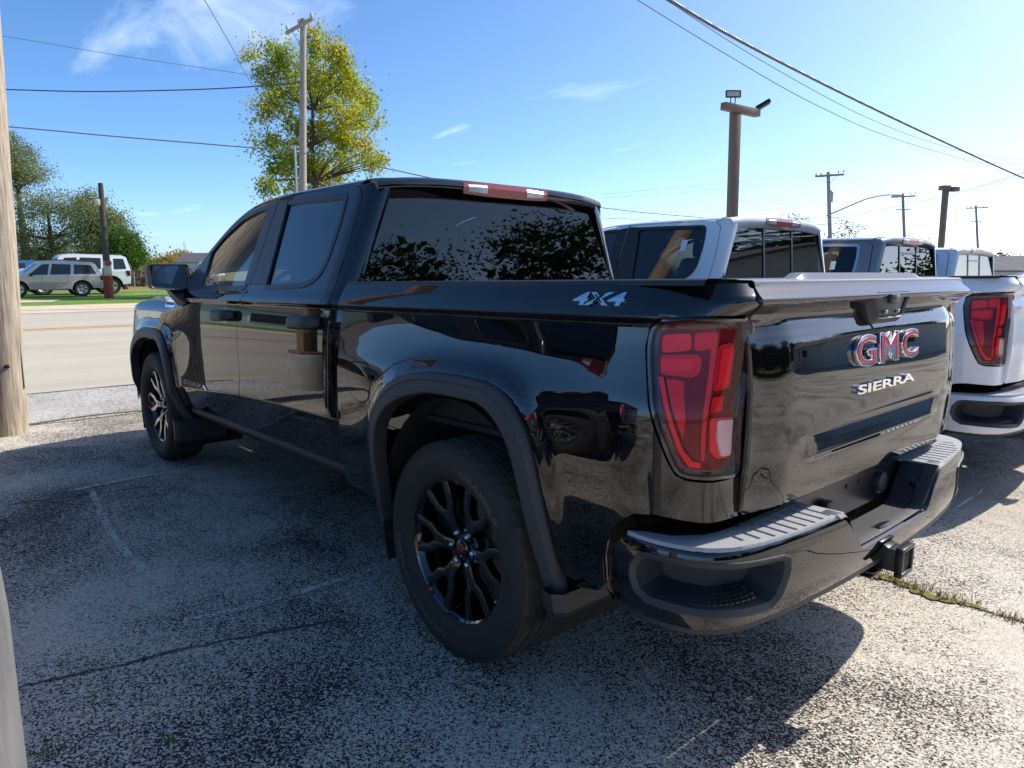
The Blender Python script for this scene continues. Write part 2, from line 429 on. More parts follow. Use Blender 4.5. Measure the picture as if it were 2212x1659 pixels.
def _yb(x,h):
    c=cab_prof(x,h)
    if x>.95: 
        y=c
        if x>2.6 and h<1.29:
            y+=blister(x,h,WB,.72)*sst(2.6,3.3,x)*.8
        if x>3.0 and h>1.2: y-= sst(3.0,3.5,x)*sst(1.2,1.32,h)*.05
        if x>4.15: y-= .9*(x-4.15)**2
    else:
        b=bed_prof(x,h);w=1 if x<.83 else 0
        y=b if w else c
        if h<1.285: y+=blister(x,h,-.04,.72)*(1-sst(1.2,1.285,h))
    return y
def yb(x,h):
    y=0
    for d in (-.006,-.003,0,.003,.006): y+=_yb(x,h+d)
    y/=5
    if .3<h<1.25:
        if x<.95: d=segd(x,h,ARCH)
        elif x>2.9: d=segd(x,h,ARCHF)
        else: d=9
        if d<.12: y+=.016*math.exp(-(d/.045)**2)
    return y
# rear corner path of bed (u<-.72)
_cp=[(-.72,0),(-.80,.005),(-.88,.021),(-.95,.048),(-.995,.072),(-1.018,.092),(-1.029,.115),(-1.034,.145),(-1.037,.19),(-1.039,.26)]
def _arc(pts,n=12):
    out=[]
    for i in range(len(pts)-1):
        p=[pts[max(0,min(len(pts)-1,i+k))] for k in (-1,0,1,2)]
        for j in range(n):
            t=j/n
            out.append(tuple(.5*((2*p[1][k])+(-p[0][k]+p[2][k])*t+(2*p[0][k]-5*p[1][k]+4*p[2][k]-p[3][k])*t*t+(-p[0][k]+3*p[1][k]-3*p[2][k]+p[3][k])*t**3) for k in range(len(pts[0]))))
    out.append(tuple(pts[-1]))
    L=[0]
    for a,b in zip(out,out[1:]): L.append(L[-1]+math.dist(a,b))
    return out,L
def _at(path,s):
    out,L=path
    if s<=0:
        a,b=out[0],out[1];d=L[1];return tuple(a[k]+(b[k]-a[k])*s/d for k in range(len(a)))
    if s>=L[-1]:
        a,b=out[-2],out[-1];d=L[-1]-L[-2];return tuple(b[k]+(b[k]-a[k])*(s-L[-1])/d for k in range(len(a)))
    lo,hi=0,len(L)-1
    while hi-lo>1:
        m=(lo+hi)//2
        if L[m]<=s: lo=m
        else: hi=m
    t=(s-L[lo])/(L[hi]-L[lo]);return tuple(out[lo][k]+(out[hi][k]-out[lo][k])*t for k in range(len(out[0])))
CP=_arc(_cp)
# tailgate
_tg=[(.74,1.066),(.80,1.074),(.86,1.078),(.872,1.080),(.880,1.0835),(.886,1.0865),(.892,1.0855),(.905,1.083),(.925,1.0793),(.944,1.0757),(.949,1.0757),(.955,1.086),(.962,1.0868),(.985,1.084),(1.08,1.080),(1.18,1.073),(1.235,1.065),(1.265,1.052),(1.29,1.046),(1.305,1.050),(1.32,1.066),(1.333,1.082),(1.345,1.088),(1.357,1.078),(1.372,1.062),(1.39,1.050)]
_tgf=[(.74,1.066),(.80,1.074),(.86,1.078),(.95,1.083)]+[p for p in _tg if p[0]>1.0]
def Sbed(u,h):
    if u>=-.72: return (u,yb(u,h),h)
    s=-.72-u;x,dy=_at(CP,s)
    if h>1.29:
        k=sst(.20,.40,s)*sst(1.292,1.312,h)
        x-=k*(crom(_tgf,h)-.004-1.037)
    return (x,yb(-.72,h)-dy,h)
# cab: rear corner of the greenhouse and lower cab wraps at x<.98
_cc=[(.985,0),(.93,.003),(.885,.014),(.855,.034),(.838,.06),(.83,.095),(.828,.15)]
CC=_arc(_cc)
def Scab(u,h):
    if u>=.985: return (u,yb(u,h),h)
    x,dy=_at(CC,.985-u);return (x,yb(.985,h)-dy,h)
def Stg(y,h):
    a=abs(y);k=1-sst(.46,.56,a)
    x=crom(_tg,h)*k+crom(_tgf,h)*(1-k)
    if h<1.30: x-=.022*sst(.60,.80,a)*(1-sst(1.27,1.30,h))
    x-=.012*(a/.8)**4-.013
    return (-x,y,h)
# bumper path: left front end -> rear -> right
_bp=[(-.74,.965),(-.80,.988),(-.88,.998),(-.96,.988),(-1.04,.955),(-1.09,.90),(-1.12,.82),(-1.142,.70),(-1.158,.55),(-1.17,.38),(-1.177,.18),(-1.179,0)]
_bp=_bp+[(x,-y) for x,y in _bp[-2::-1]]
BPATH=_arc(_bp,8)
BLEN=BPATH[1][-1]
def Sbump(s,h):
    a=_at(BPATH,s-.004);b=_at(BPATH,s+.004);p=_at(BPATH,s)
    tx,ty=b[0]-a[0],b[1]-a[1];l=math.hypot(tx,ty);nx,ny=ty/l,-tx/l   # outward
    if nx*(p[0]+.6)+ny*p[1]<0: nx,ny=-nx,-ny
    o=crom([(.44,-.045),(.48,-.022),(.52,-.008),(.57,0),(.64,0),(.68,-.003),(.70,-.010),(.715,-.022)],h)
    return (p[0]+nx*o,p[1]+ny*o,h)
# ------------------------------------------------------------------ pickup
def rk(p): return Vector((p[0], p[1], p[2]-RAKE*p[0]))
def nrm(S, u, v, sign=-1, e=.002):
    a = Vector(S(u+e, v))-Vector(S(u-e, v)); b = Vector(S(u, v+e))-Vector(S(u, v-e)); return a.cross(b).normalized()*sign
def on(S, u, v, off=0, sign=-1): return Vector(S(u, v))+nrm(S, u, v, sign)*off
def creases(u): 
    hl = hlow(u)
    return [hl+d for d in (-.016, -.008, -.003, .003, .008, .016)]+[1.272, 1.279, 1.284, 1.288, 1.292, 1.297, 1.301, 1.306, 1.313]
def bcreases(u): return [1.272, 1.279, 1.284, 1.288, 1.292, 1.297, 1.301, 1.306, 1.313]
def both(name, outline, S, mat, root, **k):
    d = panel_data(outline, S, **k)
    return put(name, d, mat, root), put(name, d, mat, root, mirror=True)
def strip(name, rows, mat, parent, mirror=None, closed=False, smooth=True, ang=30, rake=True, cap=False, cap1=False):
    'loft rows of equally many points'
    bm = bmesh.new(); rr = []
    for r in rows:
        rr.append([bm.verts.new((p[0], p[1]*(-1 if mirror else 1), p[2]-(RAKE*p[0] if rake else 0))) for p in r])
    n = len(rr[0])
    for a, b in zip(rr, rr[1:]):
        for i in range(n if closed else n-1): bm.faces.new((a[i], a[(i+1) % n], b[(i+1) % n], b[i]))
    if cap: bm.faces.new(rr[0][::-1])
    if cap or cap1: bm.faces.new(rr[-1])
    me = bpy.data.meshes.new(name); bmesh.ops.recalc_face_normals(bm, faces=bm.faces[:]); bm.to_mesh(me); bm.free()
    me.polygons.foreach_set('use_smooth', [smooth]*len(me.polygons))
    if smooth: me.set_sharp_from_angle(angle=R(ang))
    return link(name, me, mat, parent)
def strip2(name, rows, mat, root, **k): return strip(name, rows, mat, root, **k), strip(name, rows, mat, root, mirror=True, **k)
HD = [(.93, 1.842), (1.4, 1.853), (1.83, 1.857), (2.05, 1.847), (2.3, 1.80), (2.5, 1.722), (2.7, 1.595), (2.9, 1.43), (3.0, 1.355)]
def hd(x): return crom(HD, x)
BCUT = [(1.834, 1.857), (1.85, 1.6), (1.867, 1.365), (1.944, 1.305), (2.02, 1.20), (2.04, 1.10), (2.015, .88), (2.035, .75), (2.02, .56)]
RCUT = [(.955, 1.83), (.918, 1.795), (.901, 1.583), (.905, 1.435), (.903, 1.305), (.935, 1.219), (.939, 1.077), (.944, .787), (.95, .56)]
def shift(p, d): return [(x+d, h) for x, h in p]
FWIN = rounded([(1.935, 1.379), (2.93, 1.379), (2.90, 1.40), (2.70, 1.565), (2.547, 1.672), (2.323, 1.767), (2.09, 1.808), (1.952, 1.812)], [.012, .02, .02, .02, .05, .08, .05, .015])
RWIN = rounded([(1.655, 1.382), (1.725, 1.814), (1.40, 1.806), (1.062, 1.793), (1.045, 1.66), (1.055, 1.50), (1.075, 1.452), (1.12, 1.418), (1.21, 1.395)], [.012, .012, .1, .025, .05, .03, .02, .03, .05])
def build_wheel(root, side, x, y, face):
    sy = 1 if side > 0 else -1
    w = []
    prof = [(.205, .085), (.262, .098), (.270, .104), (.272, .098), (.262, .088), (.256, .06), (.250, .02), (.235, -.06), (.262, -.10), (.270, -.105), (.272, -.1)]
    rim = lathe('wheel', [(r, t) for r, t in prof[1:]], 'gloss_black', root, 64, ang=50)
    rim.location = (x, y*sy, .405)
    if sy < 0: rim.rotation_euler = (0, 0, math.pi)
    tp = [(.268, .098), (.275, .112), (.290, .122), (.315, .132), (.345, .1365), (.370, .133), (.390, .126), (.404, .117), (.411, .106), (.413, .098),
          (.4145, .074), (.4145, .068), (.405, .066), (.405, .058), (.4145, .056), (.4155, .026), (.4155, .022), (.406, .020), (.406, .012), (.4155, .010), (.4157, 0)]
    tp = tp+[(r, -t) for r, t in tp[-2::-1]]
    nS = 144
    def mod(k, i, r, t):
        a = abs(t)
        if r > .40 and .07 < a < .108 and k % 3 == 0: return -.007
        if r > .413 and .05 > a > .03 and (k+1) % 4 == 0: return -.006
        if r > .413 and a < .011 and (k+2) % 4 == 0: return -.005
        return 0
    ty = lathe('tyre', tp, 'rubber', rim, nS, mod=mod, ang=32)
    ty.data.materials.append(M['rubber_tread'])
    for p in ty.data.polygons:
        c = p.center
        if math.hypot(c.x, c.z) > .398: p.material_index = 1
    for v in ty.data.vertices:
        if v.co.z < -.402: v.co.z = -.402-(v.co.z+.402)*-.06; v.co.y *= 1.03
    def side_text(txt, ac, wdt):
        def fn(a, b, c):
            r = .333+b; th = ac-a/.333; return (-r*math.cos(th)*1.0, .1345+.0006+c*.1, r*math.sin(th))
        text_mesh('sidewall_lettering', txt, M['tyre_letter'], rim, fn, .028, wdt, ext=.012, bold=.01, res=2)
    if 'tyre_letter' not in M: M['tyre_letter'] = pmat('tyre_letter', (.085, .082, .08), .55)
    side_text('GRABBER', R(55), .26); side_text('GENERAL', R(142 if face else 200), .22); side_text('GRABBER', R(245), .26)
    lathe('brake_disc', [(.08, 0), (.175, 0), (.175, -.02), (.08, -.02)], 'steel_dark', rim, 40, ang=20)
    box('brake_caliper', (.13, .0, .07), (.10, .06, .16), 'dark', rim, .015)
    lathe('hub', [(0, .058), (.075, .058), (.082, .05), (.085, .02), (.05, .0)], 'gloss_black', rim, 32)
    # split spokes
    out = [(.05, -.024), (.105, -.024), (.135, -.032), (.165, -.060), (.262, -.084), (.268, -.048), (.190, -.029), (.158, -.007), (.158, .007), (.190, .029), (.268, .048), (.262, .084), (.165, .060), (.135, .032), (.105, .024), (.05, .024)]
    def zf(px, py, pz): 
        r = math.hypot(px, py); d = .062+.030*max(0, (r-.05)/.215)**.8
        return (px, d+pz, py)
    sp = prism('spoke', out, -.03, .004, 'gloss_black', rim, .004, zf)
    inl = [(.168, -.055), (.256, -.078), (.261, -.055), (.190, -.036), (.158, -.012), (.110, -.008), (.110, -.019), (.138, -.026)]
    s1 = prism('spoke_face', rounded(inl, .005, 3), .0043, .0058, face or 'gloss_black', sp, .0006, zf)
    s2 = prism('spoke_face', rounded([(a, -b) for a, b in inl], .005, 3), .0043, .0058, face or 'gloss_black', sp, .0006, zf)
    for k in range(1, 6):
        c = copy_tree(sp, rim); c.rotation_euler = (0, R(60*k), 0)
    sp.rotation_euler = (0, 0, 0)
    nut = lathe('lug_nut', [(0, .082), (.006, .081), (.011, .075), (.012, .055)], 'chrome', rim, 6, ang=30); nut.location = (.063, 0, 0)
    for k in range(1, 6):
        c = nut.copy(); COL.objects.link(c); c.parent = rim; a = R(60*k); c.location = (.063*math.cos(a), 0, .063*math.sin(a))
    cap = lathe('hub_cap', [(0, .075), (.030, .073), (.036, .068), (.038, .055)], 'gloss_black', rim, 32)
    text_mesh('hub_lettering', 'GMC', 'red_badge', cap, lambda a, b, c: (-a, .0745+c*.05, b), .017, .050, ext=.02, bold=.012)
    lathe('valve_stem', [(0, .095), (.004, .095), (.004, .07)], 'chrome', rim, 8, loc=(0, 0, -.225))
    return rim
M['rocker_black'] = pmat('rocker_black', (.012, .012, .013), .55)
M['steel_dark'] = pmat('brake_steel', (.18, .18, .18), .45, 1)
def build_pickup():
    root = empty('pickup_truck')
    P = 'black_paint'
    # doors -------------------------------------------------------------
    top = [(x, hd(x)) for x in (1.841, 1.95, 2.05, 2.15, 2.3, 2.4, 2.5, 2.6, 2.7, 2.8, 2.9, 2.97)]
    fo = top+[(3.03, 1.335), (3.105, 1.305), (3.125, 1.27), (3.135, 1.05), (3.132, .83), (3.118, .68), (3.09, .56)]+shift(BCUT, .003)[::-1][:-1]
    ro = [(x, hd(x)) for x in (.975, 1.1, 1.3, 1.5, 1.7, 1.827)]+shift(BCUT, -.004)[1:]+shift(RCUT, .004)[::-1]
    for nm, o, win, gm in (('front_door', fo, FWIN, 'glass_front'), ('rear_door', ro, RWIN, 'glass_dark')):
        o = rounded(o, .012, 3)
        L_, R_ = both(nm, o, Scab, P, root, holes=[win], extra=creases, step=.028, vstep=.028, estep=.02)
        sd_ = panel_data(offset_poly(win, .022), Scab, holes=[offset_poly(win, -.004)], step=.03, off=.004, depth=.014, estep=.02)
        gd = panel_data(offset_poly(win, .01), Scab, step=.08, off=-.007, depth=.004, estep=.02)
        for d_, mir in ((L_, False), (R_, True)):
            put('window_seal', sd_, 'satin', d_, mir); put('window', gd, gm, d_, mir)
    fdL, fdR = [o for o in root.children if o.name.startswith('front_door')]; rdL, rdR = [o for o in root.children if o.name.startswith('rear_door')]
    # mirror triangle and division bar in the front window, B pillar covers
    tri = [(2.63, 1.372), (2.95, 1.372), (2.915, 1.405), (2.70, 1.575), (2.665, 1.60)]
    d1 = panel_data(tri, Scab, step=.04, off=.0055, depth=.012)
    bl = [(1.845, 1.84), (1.862, 1.39), (1.945, 1.39), (1.965, 1.825)]
    d2 = panel_data(bl, Scab, step=.05, off=.0065, depth=.012)
    br = [(1.832, 1.845), (1.855, 1.39), (1.645, 1.39), (1.715, 1.835)]
    d3 = panel_data(br, Scab, step=.05, off=.0065, depth=.012)
    for (f, r, mir) in ((fdL, rdL, False), (fdR, rdR, True)):
        put('mirror_panel', d1, 'satin', f, mir); put('pillar_cover', d2, 'satin', f, mir); put('pillar_cover', d3, 'satin', r, mir)
    # door handles
    for (u0, dl, dr) in ((2.215, fdL, fdR), (1.15, rdL, rdR)):
        cup = [(u0+.066*math.cos(t), 1.213+.050*math.sin(t)) for t in [k*math.pi/12 for k in range(24)]]
        cd_ = panel_data(cup, Scab, step=.03, off=.0012, depth=.002)
        rows = []
        for k in range(13):
            t = k/12; u = u0-.145+.29*t; s = (1-abs(2*t-1)**6)**.5 if 0 < k < 12 else .12
            c = .030*(1-abs(2*t-1)**4)+.018
            hh = .033*(.55+.45*s); yy = .022*s+.005
            ring = []
            for j in range(12):
                a = 2*math.pi*j/12; ca, sa = math.cos(a), math.sin(a)
                q = on(Scab, u, 1.214+.008*(.5-t)+hh*math.copysign(abs(sa)**.7, sa), 0)
                ring.append(q+Vector((0, 1, 0))*(c+yy*math.copysign(abs(ca)**.7, ca)-.006))
            rows.append(ring)
        for d_, mir in ((dl, False), (dr, True)):
            put('handle_cup', cd_, 'gloss_black', d_, mir)
            strip('handle', rows, 'plastic', d_, mirror=mir, closed=True, cap=True, ang=50)
    # lettering low on the front door
    def door_map(a, b, c): return rk(on(Scab, 2.79-a, .742+b, .004+c*.14))
    text_mesh('model_lettering', 'SIERRA', 'chrome', fdL, door_map, .032, .44, ext=.02, bold=.012)
    # fender, hood, roof ---------------------------------------------------
    fen = [(3.142, 1.05), (3.14, .83), (3.126, .68), (3.10, .56), (3.135, .53)]+[p for p in ARCHF[::-1] if p[1] > .5]+[(4.24, .56), (4.42, .60), (4.52, .80), (4.50, 1.05), (4.40, 1.20), (4.1, 1.262), (3.8, 1.292), (3.4, 1.318), (3.12, 1.33), (3.09, 1.318), (3.118, 1.308), (3.132, 1.27)]
    fL, fR = both('front_fender', fen, Scab, P, root, extra=creases, step=.03, vstep=.03, estep=.02)
    def Shood(x, y):
        edge = {0: 0}[0]
        e = crom([(3.0, 1.335), (3.4, 1.322), (3.8, 1.296), (4.1, 1.264), (4.4, 1.20), (4.55, 1.10)], x)
        W = crom([(3.0, .925), (3.4, .905), (3.8, .90), (4.1, .90), (4.4, .86), (4.55, .78)], x)
        t = min(1, abs(y)/W); return (x, y, e-.01+.055*(1-t**3)+.02*math.exp(-((abs(y)-.55)/.06)**2)*(1-t))
    put('hood', panel_data([(3.02, -.93), (3.4, -.90), (3.8, -.895), (4.1, -.893), (4.4, -.85), (4.52, -.75), (4.55, 0), (4.52, .75), (4.4, .85), (4.1, .893), (3.8, .895), (3.4, .90), (3.02, .93)], Shood, step=.06, sign=1, depth=.02), P, root)
    def roof_sec(x, t):
        h0 = hd(x); yd = yg(h0)-.001; hc = crom([(.93, 1.892), (1.4, 1.905), (1.9, 1.905), (2.2, 1.885), (2.45, 1.81), (2.7, 1.68), (2.95, 1.53), (3.2, 1.37)], x)
        a = abs(t); k = (1-a**2.6)**(1/2.6)
        return (x, yd*t, h0+.004+(hc-h0)*k)
    ts = [math.sin(math.pi/2*k/16) for k in range(-16, 17)]
    strip('roof', [[roof_sec(x, t) for t in ts] for x in [.93+.06*k for k in range(22)]], P, root)
    strip('windshield', [[roof_sec(x, t) for t in ts if abs(t) < .93] for x in [2.19+.075*k for k in range(12)]], 'glass_front', root)
    for s in (1, -1):
        strip('windshield_pillar', [[roof_sec(x, s*t) for t in (.90, .93, .96, .985, 1)] for x in [2.18+.06*k for k in range(15)]], P, root)
    # cab corner behind the rear door
    L0 = CC[1][-1]
    co = [(.968, 1.84)]+shift(RCUT, -.004)+[(.80, .56), (.80, 1.36), (.776, 1.388), (.776, 1.79), (.80, 1.845)]
    both('cab_corner', co, Scab, P, root, extra=lambda u: creases(u) if u > .80 else [], step=.018, vstep=.03, estep=.02)
    # rear window, back wall, roof spoiler, high stop lamp
    def Sback(y, h): return (.842+.03*(h-1.4)/.4-.012*(y/.8)**2+.0, y, h)
    gw = rounded([(.868, 1.392), (.715, 1.80), (-.715, 1.80), (-.868, 1.392)], .02)
    rg = put('rear_window', panel_data(gw, Sback, step=.12, sign=-1, depth=.004), 'glass_rear', root)
    fr = rounded([(.885, 1.37), (.73, 1.815), (-.73, 1.815), (-.885, 1.37)], .02)
    inn = rounded([(.81, 1.412), (.67, 1.775), (-.67, 1.775), (-.81, 1.412)], .03)
    put('window_frit', panel_data(fr, Sback, holes=[inn], step=.08, sign=-1, off=-.006, depth=.01), 'gloss_black', root)
    box('back_wall', (.86, 0, .98), (.02, 1.72, .80), P, root, rake=True)
    sec = [(.965, 1.890), (.90, 1.893), (.838, 1.890), (.822, 1.880), (.816, 1.862), (.822, 1.828), (.850, 1.800), (.95, 1.798)]
    rows = []
    for k in range(25):
        y = -.752+1.504*k/24; a = abs(y)/.752; dz = -.034*a**4; dx = .022*a**6
        rows.append([(x+dx, y*(1 if h > 1.85 else .985), h+dz) for x, h in sec])
    sp = strip('roof_spoiler', rows, P, root, closed=True, cap=True, ang=40)
    def lamp(nm, y0, y1, mat, h0=1.813, h1=1.868, off=0):
        pl = [(.816-off, h1), (.808-off, (h0+h1)/2+.008), (.814-off, h0), (.86, h0), (.86, h1)]
        n = 8; rr = []
        for k in range(n+1):
            y = y0+(y1-y0)*k/n; s = .006*(abs(y)/.28)**3
            rr.append([(x+.002, y, h-s*(1 if h > 1.84 else -1)) for x, h in pl])
        return strip(nm, rr, mat, root, closed=True, cap=True, ang=25)
    lamp('stop_lamp', -.285, .285, 'red_stop', 1.818, 1.884)
    for a, b in ((.135, .255), (-.255, -.135)): lamp('cargo_lamp', a, b, 'lamp_clear', 1.832, 1.874, .003)
    # bed ------------------------------------------------------------------
    arch = [p for p in ARCH if p[1] > .47]
    tl = smooth_curve([(-.850, 1.225), (-.858, 1.272), (-.888, 1.288), (-.962, 1.294), (-1.03, 1.296), (-1.125, 1.294), (-1.149, 1.288), (-1.153, 1.11), (-1.158, .98), (-1.152, .886), (-1.08, .884), (-1.031, .886), (-.992, .888), (-.964, .897), (-.943, .93), (-.906, 1.011), (-.882, 1.071), (-.862, 1.15)], 3)
    TE = -1.163
    bo = [(.805, 1.388), (.818, 1.20), (.826, .95), (.832, .70), (.835, .50), (.53, .47)]+arch+[(-.60, .47), (-.70, .485), (-.728, .52), (-.730, .60), (-.745, .655), (-.785, .72), (-.84, .764), (-.90, .772), (-1.02, .764), (TE, .760), (TE, .872), (-1.10, .872), (-1.02, .874), (-.985, .876), (-.955, .888), (-.932, .925), (-.894, 1.008), (-.870, 1.07), (-.851, 1.15), (-.838, 1.22), (-.846, 1.278), (-.884, 1.299), (-.96, 1.306), (-1.03, 1.308), (TE, 1.306), (TE-.006, 1.34), (TE, 1.388)]
    fuel = rounded([(.718, 1.06), (.545, 1.068), (.505, 1.0), (.53, .92), (.59, .897), (.69, .915), (.722, .98)], .035)
    bL, bR = both('bed_side', bo, Sbed, P, root, extra=bcreases, step=.024, vstep=.024, estep=.015, depth=.02)
    fd_ = panel_data(offset_poly(fuel, -.001), Sbed, step=.024, vstep=.024, off=.0022, depth=.004, estep=.012)
    ring_ = panel_data(offset_poly(fuel, .004), Sbed, step=.03, off=.0008, depth=.002, estep=.012)
    put('fuel_gap', ring_, 'dark', bL); put('fuel_door', fd_, P, bL)
    def map4(a, b, c): return rk(on(Sbed, -.682-a, 1.346+b, .003+c*.12))
    dl_ = text_mesh('drive_lettering', '4X4', 'chrome', bL, map4, .036, .19, ext=.02, bold=.03, shear=.15)
    text_mesh('drive_cross', 'X', 'satin', dl_, lambda a, b, c: rk(on(Sbed, -.682-a, 1.346+b, .0062+c*.05)), .022, .036, ext=.02, bold=.01)
    for s in (1, -1):
        m = s < 0
        # rail caps, inner walls
        xs = [.80, .4, 0, -.4, -.8, -1.0]
        strip('rail_cap', [[(x, y-.004*max(0, (-x-.7))*30*max(0, -x-.7), h) for y, h in ((.945, 1.384), (.941, 1.396), (.930, 1.401), (.872, 1.401), (.862, 1.395), (.862, 1.36))] for x in xs], 'plastic', root, mirror=m, ang=50)
        strip('bed_wall', [[(x, y, h) for y, h in ((.862, 1.392), (.855, .86))] for x in (.80, -1.0)], 'liner', root, mirror=m)
        # tail lamp
        lb = panel_data(offset_poly(tl, -.002), Sbed, step=.03, off=-.022, depth=.004, estep=.015)
        T_ = put('tail_lamp', lb, 'gloss_black', root, m)
        put('lamp_housing', panel_data(offset_poly(tl, -.016), Sbed, step=.03, off=-.021, depth=.001, estep=.015), 'red_dark', T_, m)
        lw = panel_data(offset_poly(tl, .004), Sbed, holes=[offset_poly(tl, -.004)], step=.04, off=.003, depth=.03, estep=.012); put('lamp_rim', lw, 'gloss_black', T_, m)
        ins = [('red_bright', rounded([(-.879, 1.255), (-.955, 1.262), (-.962, 1.218), (-.883, 1.208)], .012), -.014),
               ('red_lamp', rounded([(-.965, 1.262), (-1.03, 1.268), (-1.03, 1.225), (-.968, 1.215)], .012), -.018),
               ('red_lamp', rounded([(-.880, 1.203), (-.981, 1.208), (-.993, 1.196), (-.993, 1.162), (-.977, 1.148), (-.889, 1.152)], .012), -.010),
               ('red_bright', rounded([(-.883, 1.193), (-.972, 1.197), (-.972, 1.166), (-.888, 1.162)], .008), -.0065),
               ('red_bright', [(-.884, 1.146), (-.897, 1.146), (-.928, 1.062), (-.960, .985), (-.974, .955), (-.998, .928), (-1.022, .923), (-1.02, .911), (-.99, .912), (-.963, .948), (-.945, .992), (-.912, 1.073)], -.008),
               ('red_lamp', [(-.904, 1.142), (-.952, 1.139), (-.973, 1.037), (-.970, .985), (-.935, 1.062)], -.016),
               ('red_dark', [(-.955, 1.139), (-1.015, 1.135), (-1.03, .92), (-.985, .935), (-.976, 1.0)], -.02),
               ('red_dark', rounded([(-1.03, 1.275), (-1.14, 1.27), (-1.145, .90), (-1.04, .90)], .02), -.019),
               ('red_lamp', rounded([(-1.012, 1.262), (-1.03, 1.262), (-1.034, .93), (-1.022, .93)], .005), -.014),
               ('red_lamp', rounded([(-1.034, 1.232), (-1.085, 1.236), (-1.096, 1.222), (-1.098, 1.118), (-1.036, 1.112)], .014), -.012),
               ('red_bright', rounded([(-1.045, 1.222), (-1.083, 1.226), (-1.086, 1.13), (-1.046, 1.125)], .01), -.009),
               ('red_lamp', rounded([(-1.038, 1.099), (-1.082, 1.099), (-1.084, 1.058), (-1.04, 1.057)], .006), -.012),
               ('red_bright', rounded([(-1.042, 1.043), (-1.136, 1.038), (-1.138, .931), (-1.078, .931), (-1.05, .955)], .01), -.012),
               ('lamp_clear', rounded([(-1.066, 1.036), (-1.131, 1.032), (-1.132, .937), (-1.090, .937), (-1.070, .985)], .008), -.007)]
        for mt, pl, of in ins:
            put('reflector' if mt != 'lamp_clear' else 'reversing_lamp', panel_data(pl, Sbed, step=.03, off=of, depth=.006, estep=.012), mt, T_, m)
        put('lens', panel_data(offset_poly(tl, -.004), Sbed, step=.02, vstep=.03, off=.002, depth=0, estep=.012), 'lens', T_, m)
    box('bed_floor', (-.10, 0, .86), (1.86, 1.74, .02), 'liner', root, rake=True)
    box('bed_front_wall', (.80, 0, 1.12), (.04, 1.80, .52), 'liner', root, rake=True)
    # inner shell so that panel gaps look into darkness
    for s in (1, -1):
        m = s < 0
        strip('inner_shell', [[(x, yb(max(x, -.6), h)-.045, h) for h in (.52, .7, .9, 1.1, 1.27, 1.34)] for x in (3.2, 2.9, 2.5, 2.1, 1.7, 1.3, 1.0)], 'dark', root, mirror=m)
        strip('inner_shell', [[(x, yb(x, h)-.05, h) for h in (.62, .8, 1.0, 1.2, 1.33)] for x in (.99, .8, .62)], 'dark', root, mirror=m)
        strip('pillar_lining', [[(1.865, yg(h)-.05, h) for h in (1.35, 1.6, 1.83)], [(1.70, yg(h)-.05, h) for h in (1.35, 1.6, 1.83)]], 'dark', root, mirror=m)
        strip('pillar_lining', [[(1.03, yg(h)-.06, h) for h in (1.35, 1.6, 1.83)], [(.93, yg(h)-.075, h) for h in (1.35, 1.6, 1.83)], [(.87, yg(h)-.12, h) for h in (1.35, 1.6, 1.83)]], 'dark', root, mirror=m)
    # wheel arch flares
    for A, I, nm in ((ARCH, ARCI, 0), (ARCHF, ARCIF, 1)):
        Sx = (lambda u, h: (u, yb(u, h), h))
        o_ = smooth_curve([p for p in A if p[1] > .39], 4, False); i_ = smooth_curve([p for p in I if p[1] > .37], 4, False)
        n = 60
        def rs(c):
            Ls = [0]
            for a, b in zip(c, c[1:]): Ls.append(Ls[-1]+math.dist(a, b))
            out = []
            for k in range(n+1):
                s = Ls[-1]*k/n; j = 0
                while j < len(Ls)-2 and Ls[j+1] < s: j += 1
                t = (s-Ls[j])/max(1e-9, Ls[j+1]-Ls[j]); out.append((c[j][0]+(c[j+1][0]-c[j][0])*t, c[j][1]+(c[j+1][1]-c[j][1])*t))
            return out
        o_, i_ = rs(o_), rs(i_)
        def row(t, off):
            r = []
            for a, b in zip(o_, i_):
                x, h = a[0]+(b[0]-a[0])*t, a[1]+(b[1]-a[1])*t
                r.append((x, yb(a[0], a[1])+off, h))
            return r
        strip2('wheel_flare', [row(-.03, -.012), row(-.03, .008), row(.05, .017), row(.30, .026), row(.36, .024), row(.44, .026), row(.93, .030), row(1.0, .026), row(1.03, .016), row(1.06, -.03)], 'grey_plastic', root, ang=28)
        cx = 0 if not nm else WB
        arcp = [(cx+.50*math.cos(R(a)), .42+.56*math.sin(R(a))) for a in range(-20, 201, 10)]
        strip2('wheel_liner', [[(x, .97, h) for x, h in arcp], [(x, .52, h) for x, h in arcp]], 'liner', root, ang=80)
        strip2('wheel_liner', [[(x, .53, h) for x, h in arcp], [(cx, .53, .3) for x, h in arcp]], 'liner', root, ang=80)
        # mud flap behind the wheel
        dx_ = 0 if not nm else 3.70; zb = .385 if not nm else .30
        def fpl(h, k, dx2=0): return [(dx_+dx2+x+(-.58-x)*k, y+(.87-y)*k*.3, h) for x, y in ((-.550, 1.040), (-.598, 1.046), (-.628, 1.02), (-.632, .72), (-.60, .70), (-.565, .72), (-.548, 1.0))]
        strip2('mud_flap', [fpl(.46, 0, .012), fpl(.43, 0, .004), fpl(zb+.02, .0), fpl(zb, .25)], 'plastic', root, closed=True, cap1=True, ang=30)
    # rocker panels
    strip2('rocker', [[(x, y, h) for y, h in ((.918, .552), (.928, .540), (.930, .518), (.918, .494), (.87, .482), (.80, .49))] for x in (3.10, 2.6, 2.0, 1.4, .95, .56)], 'rocker_black', root, ang=50)
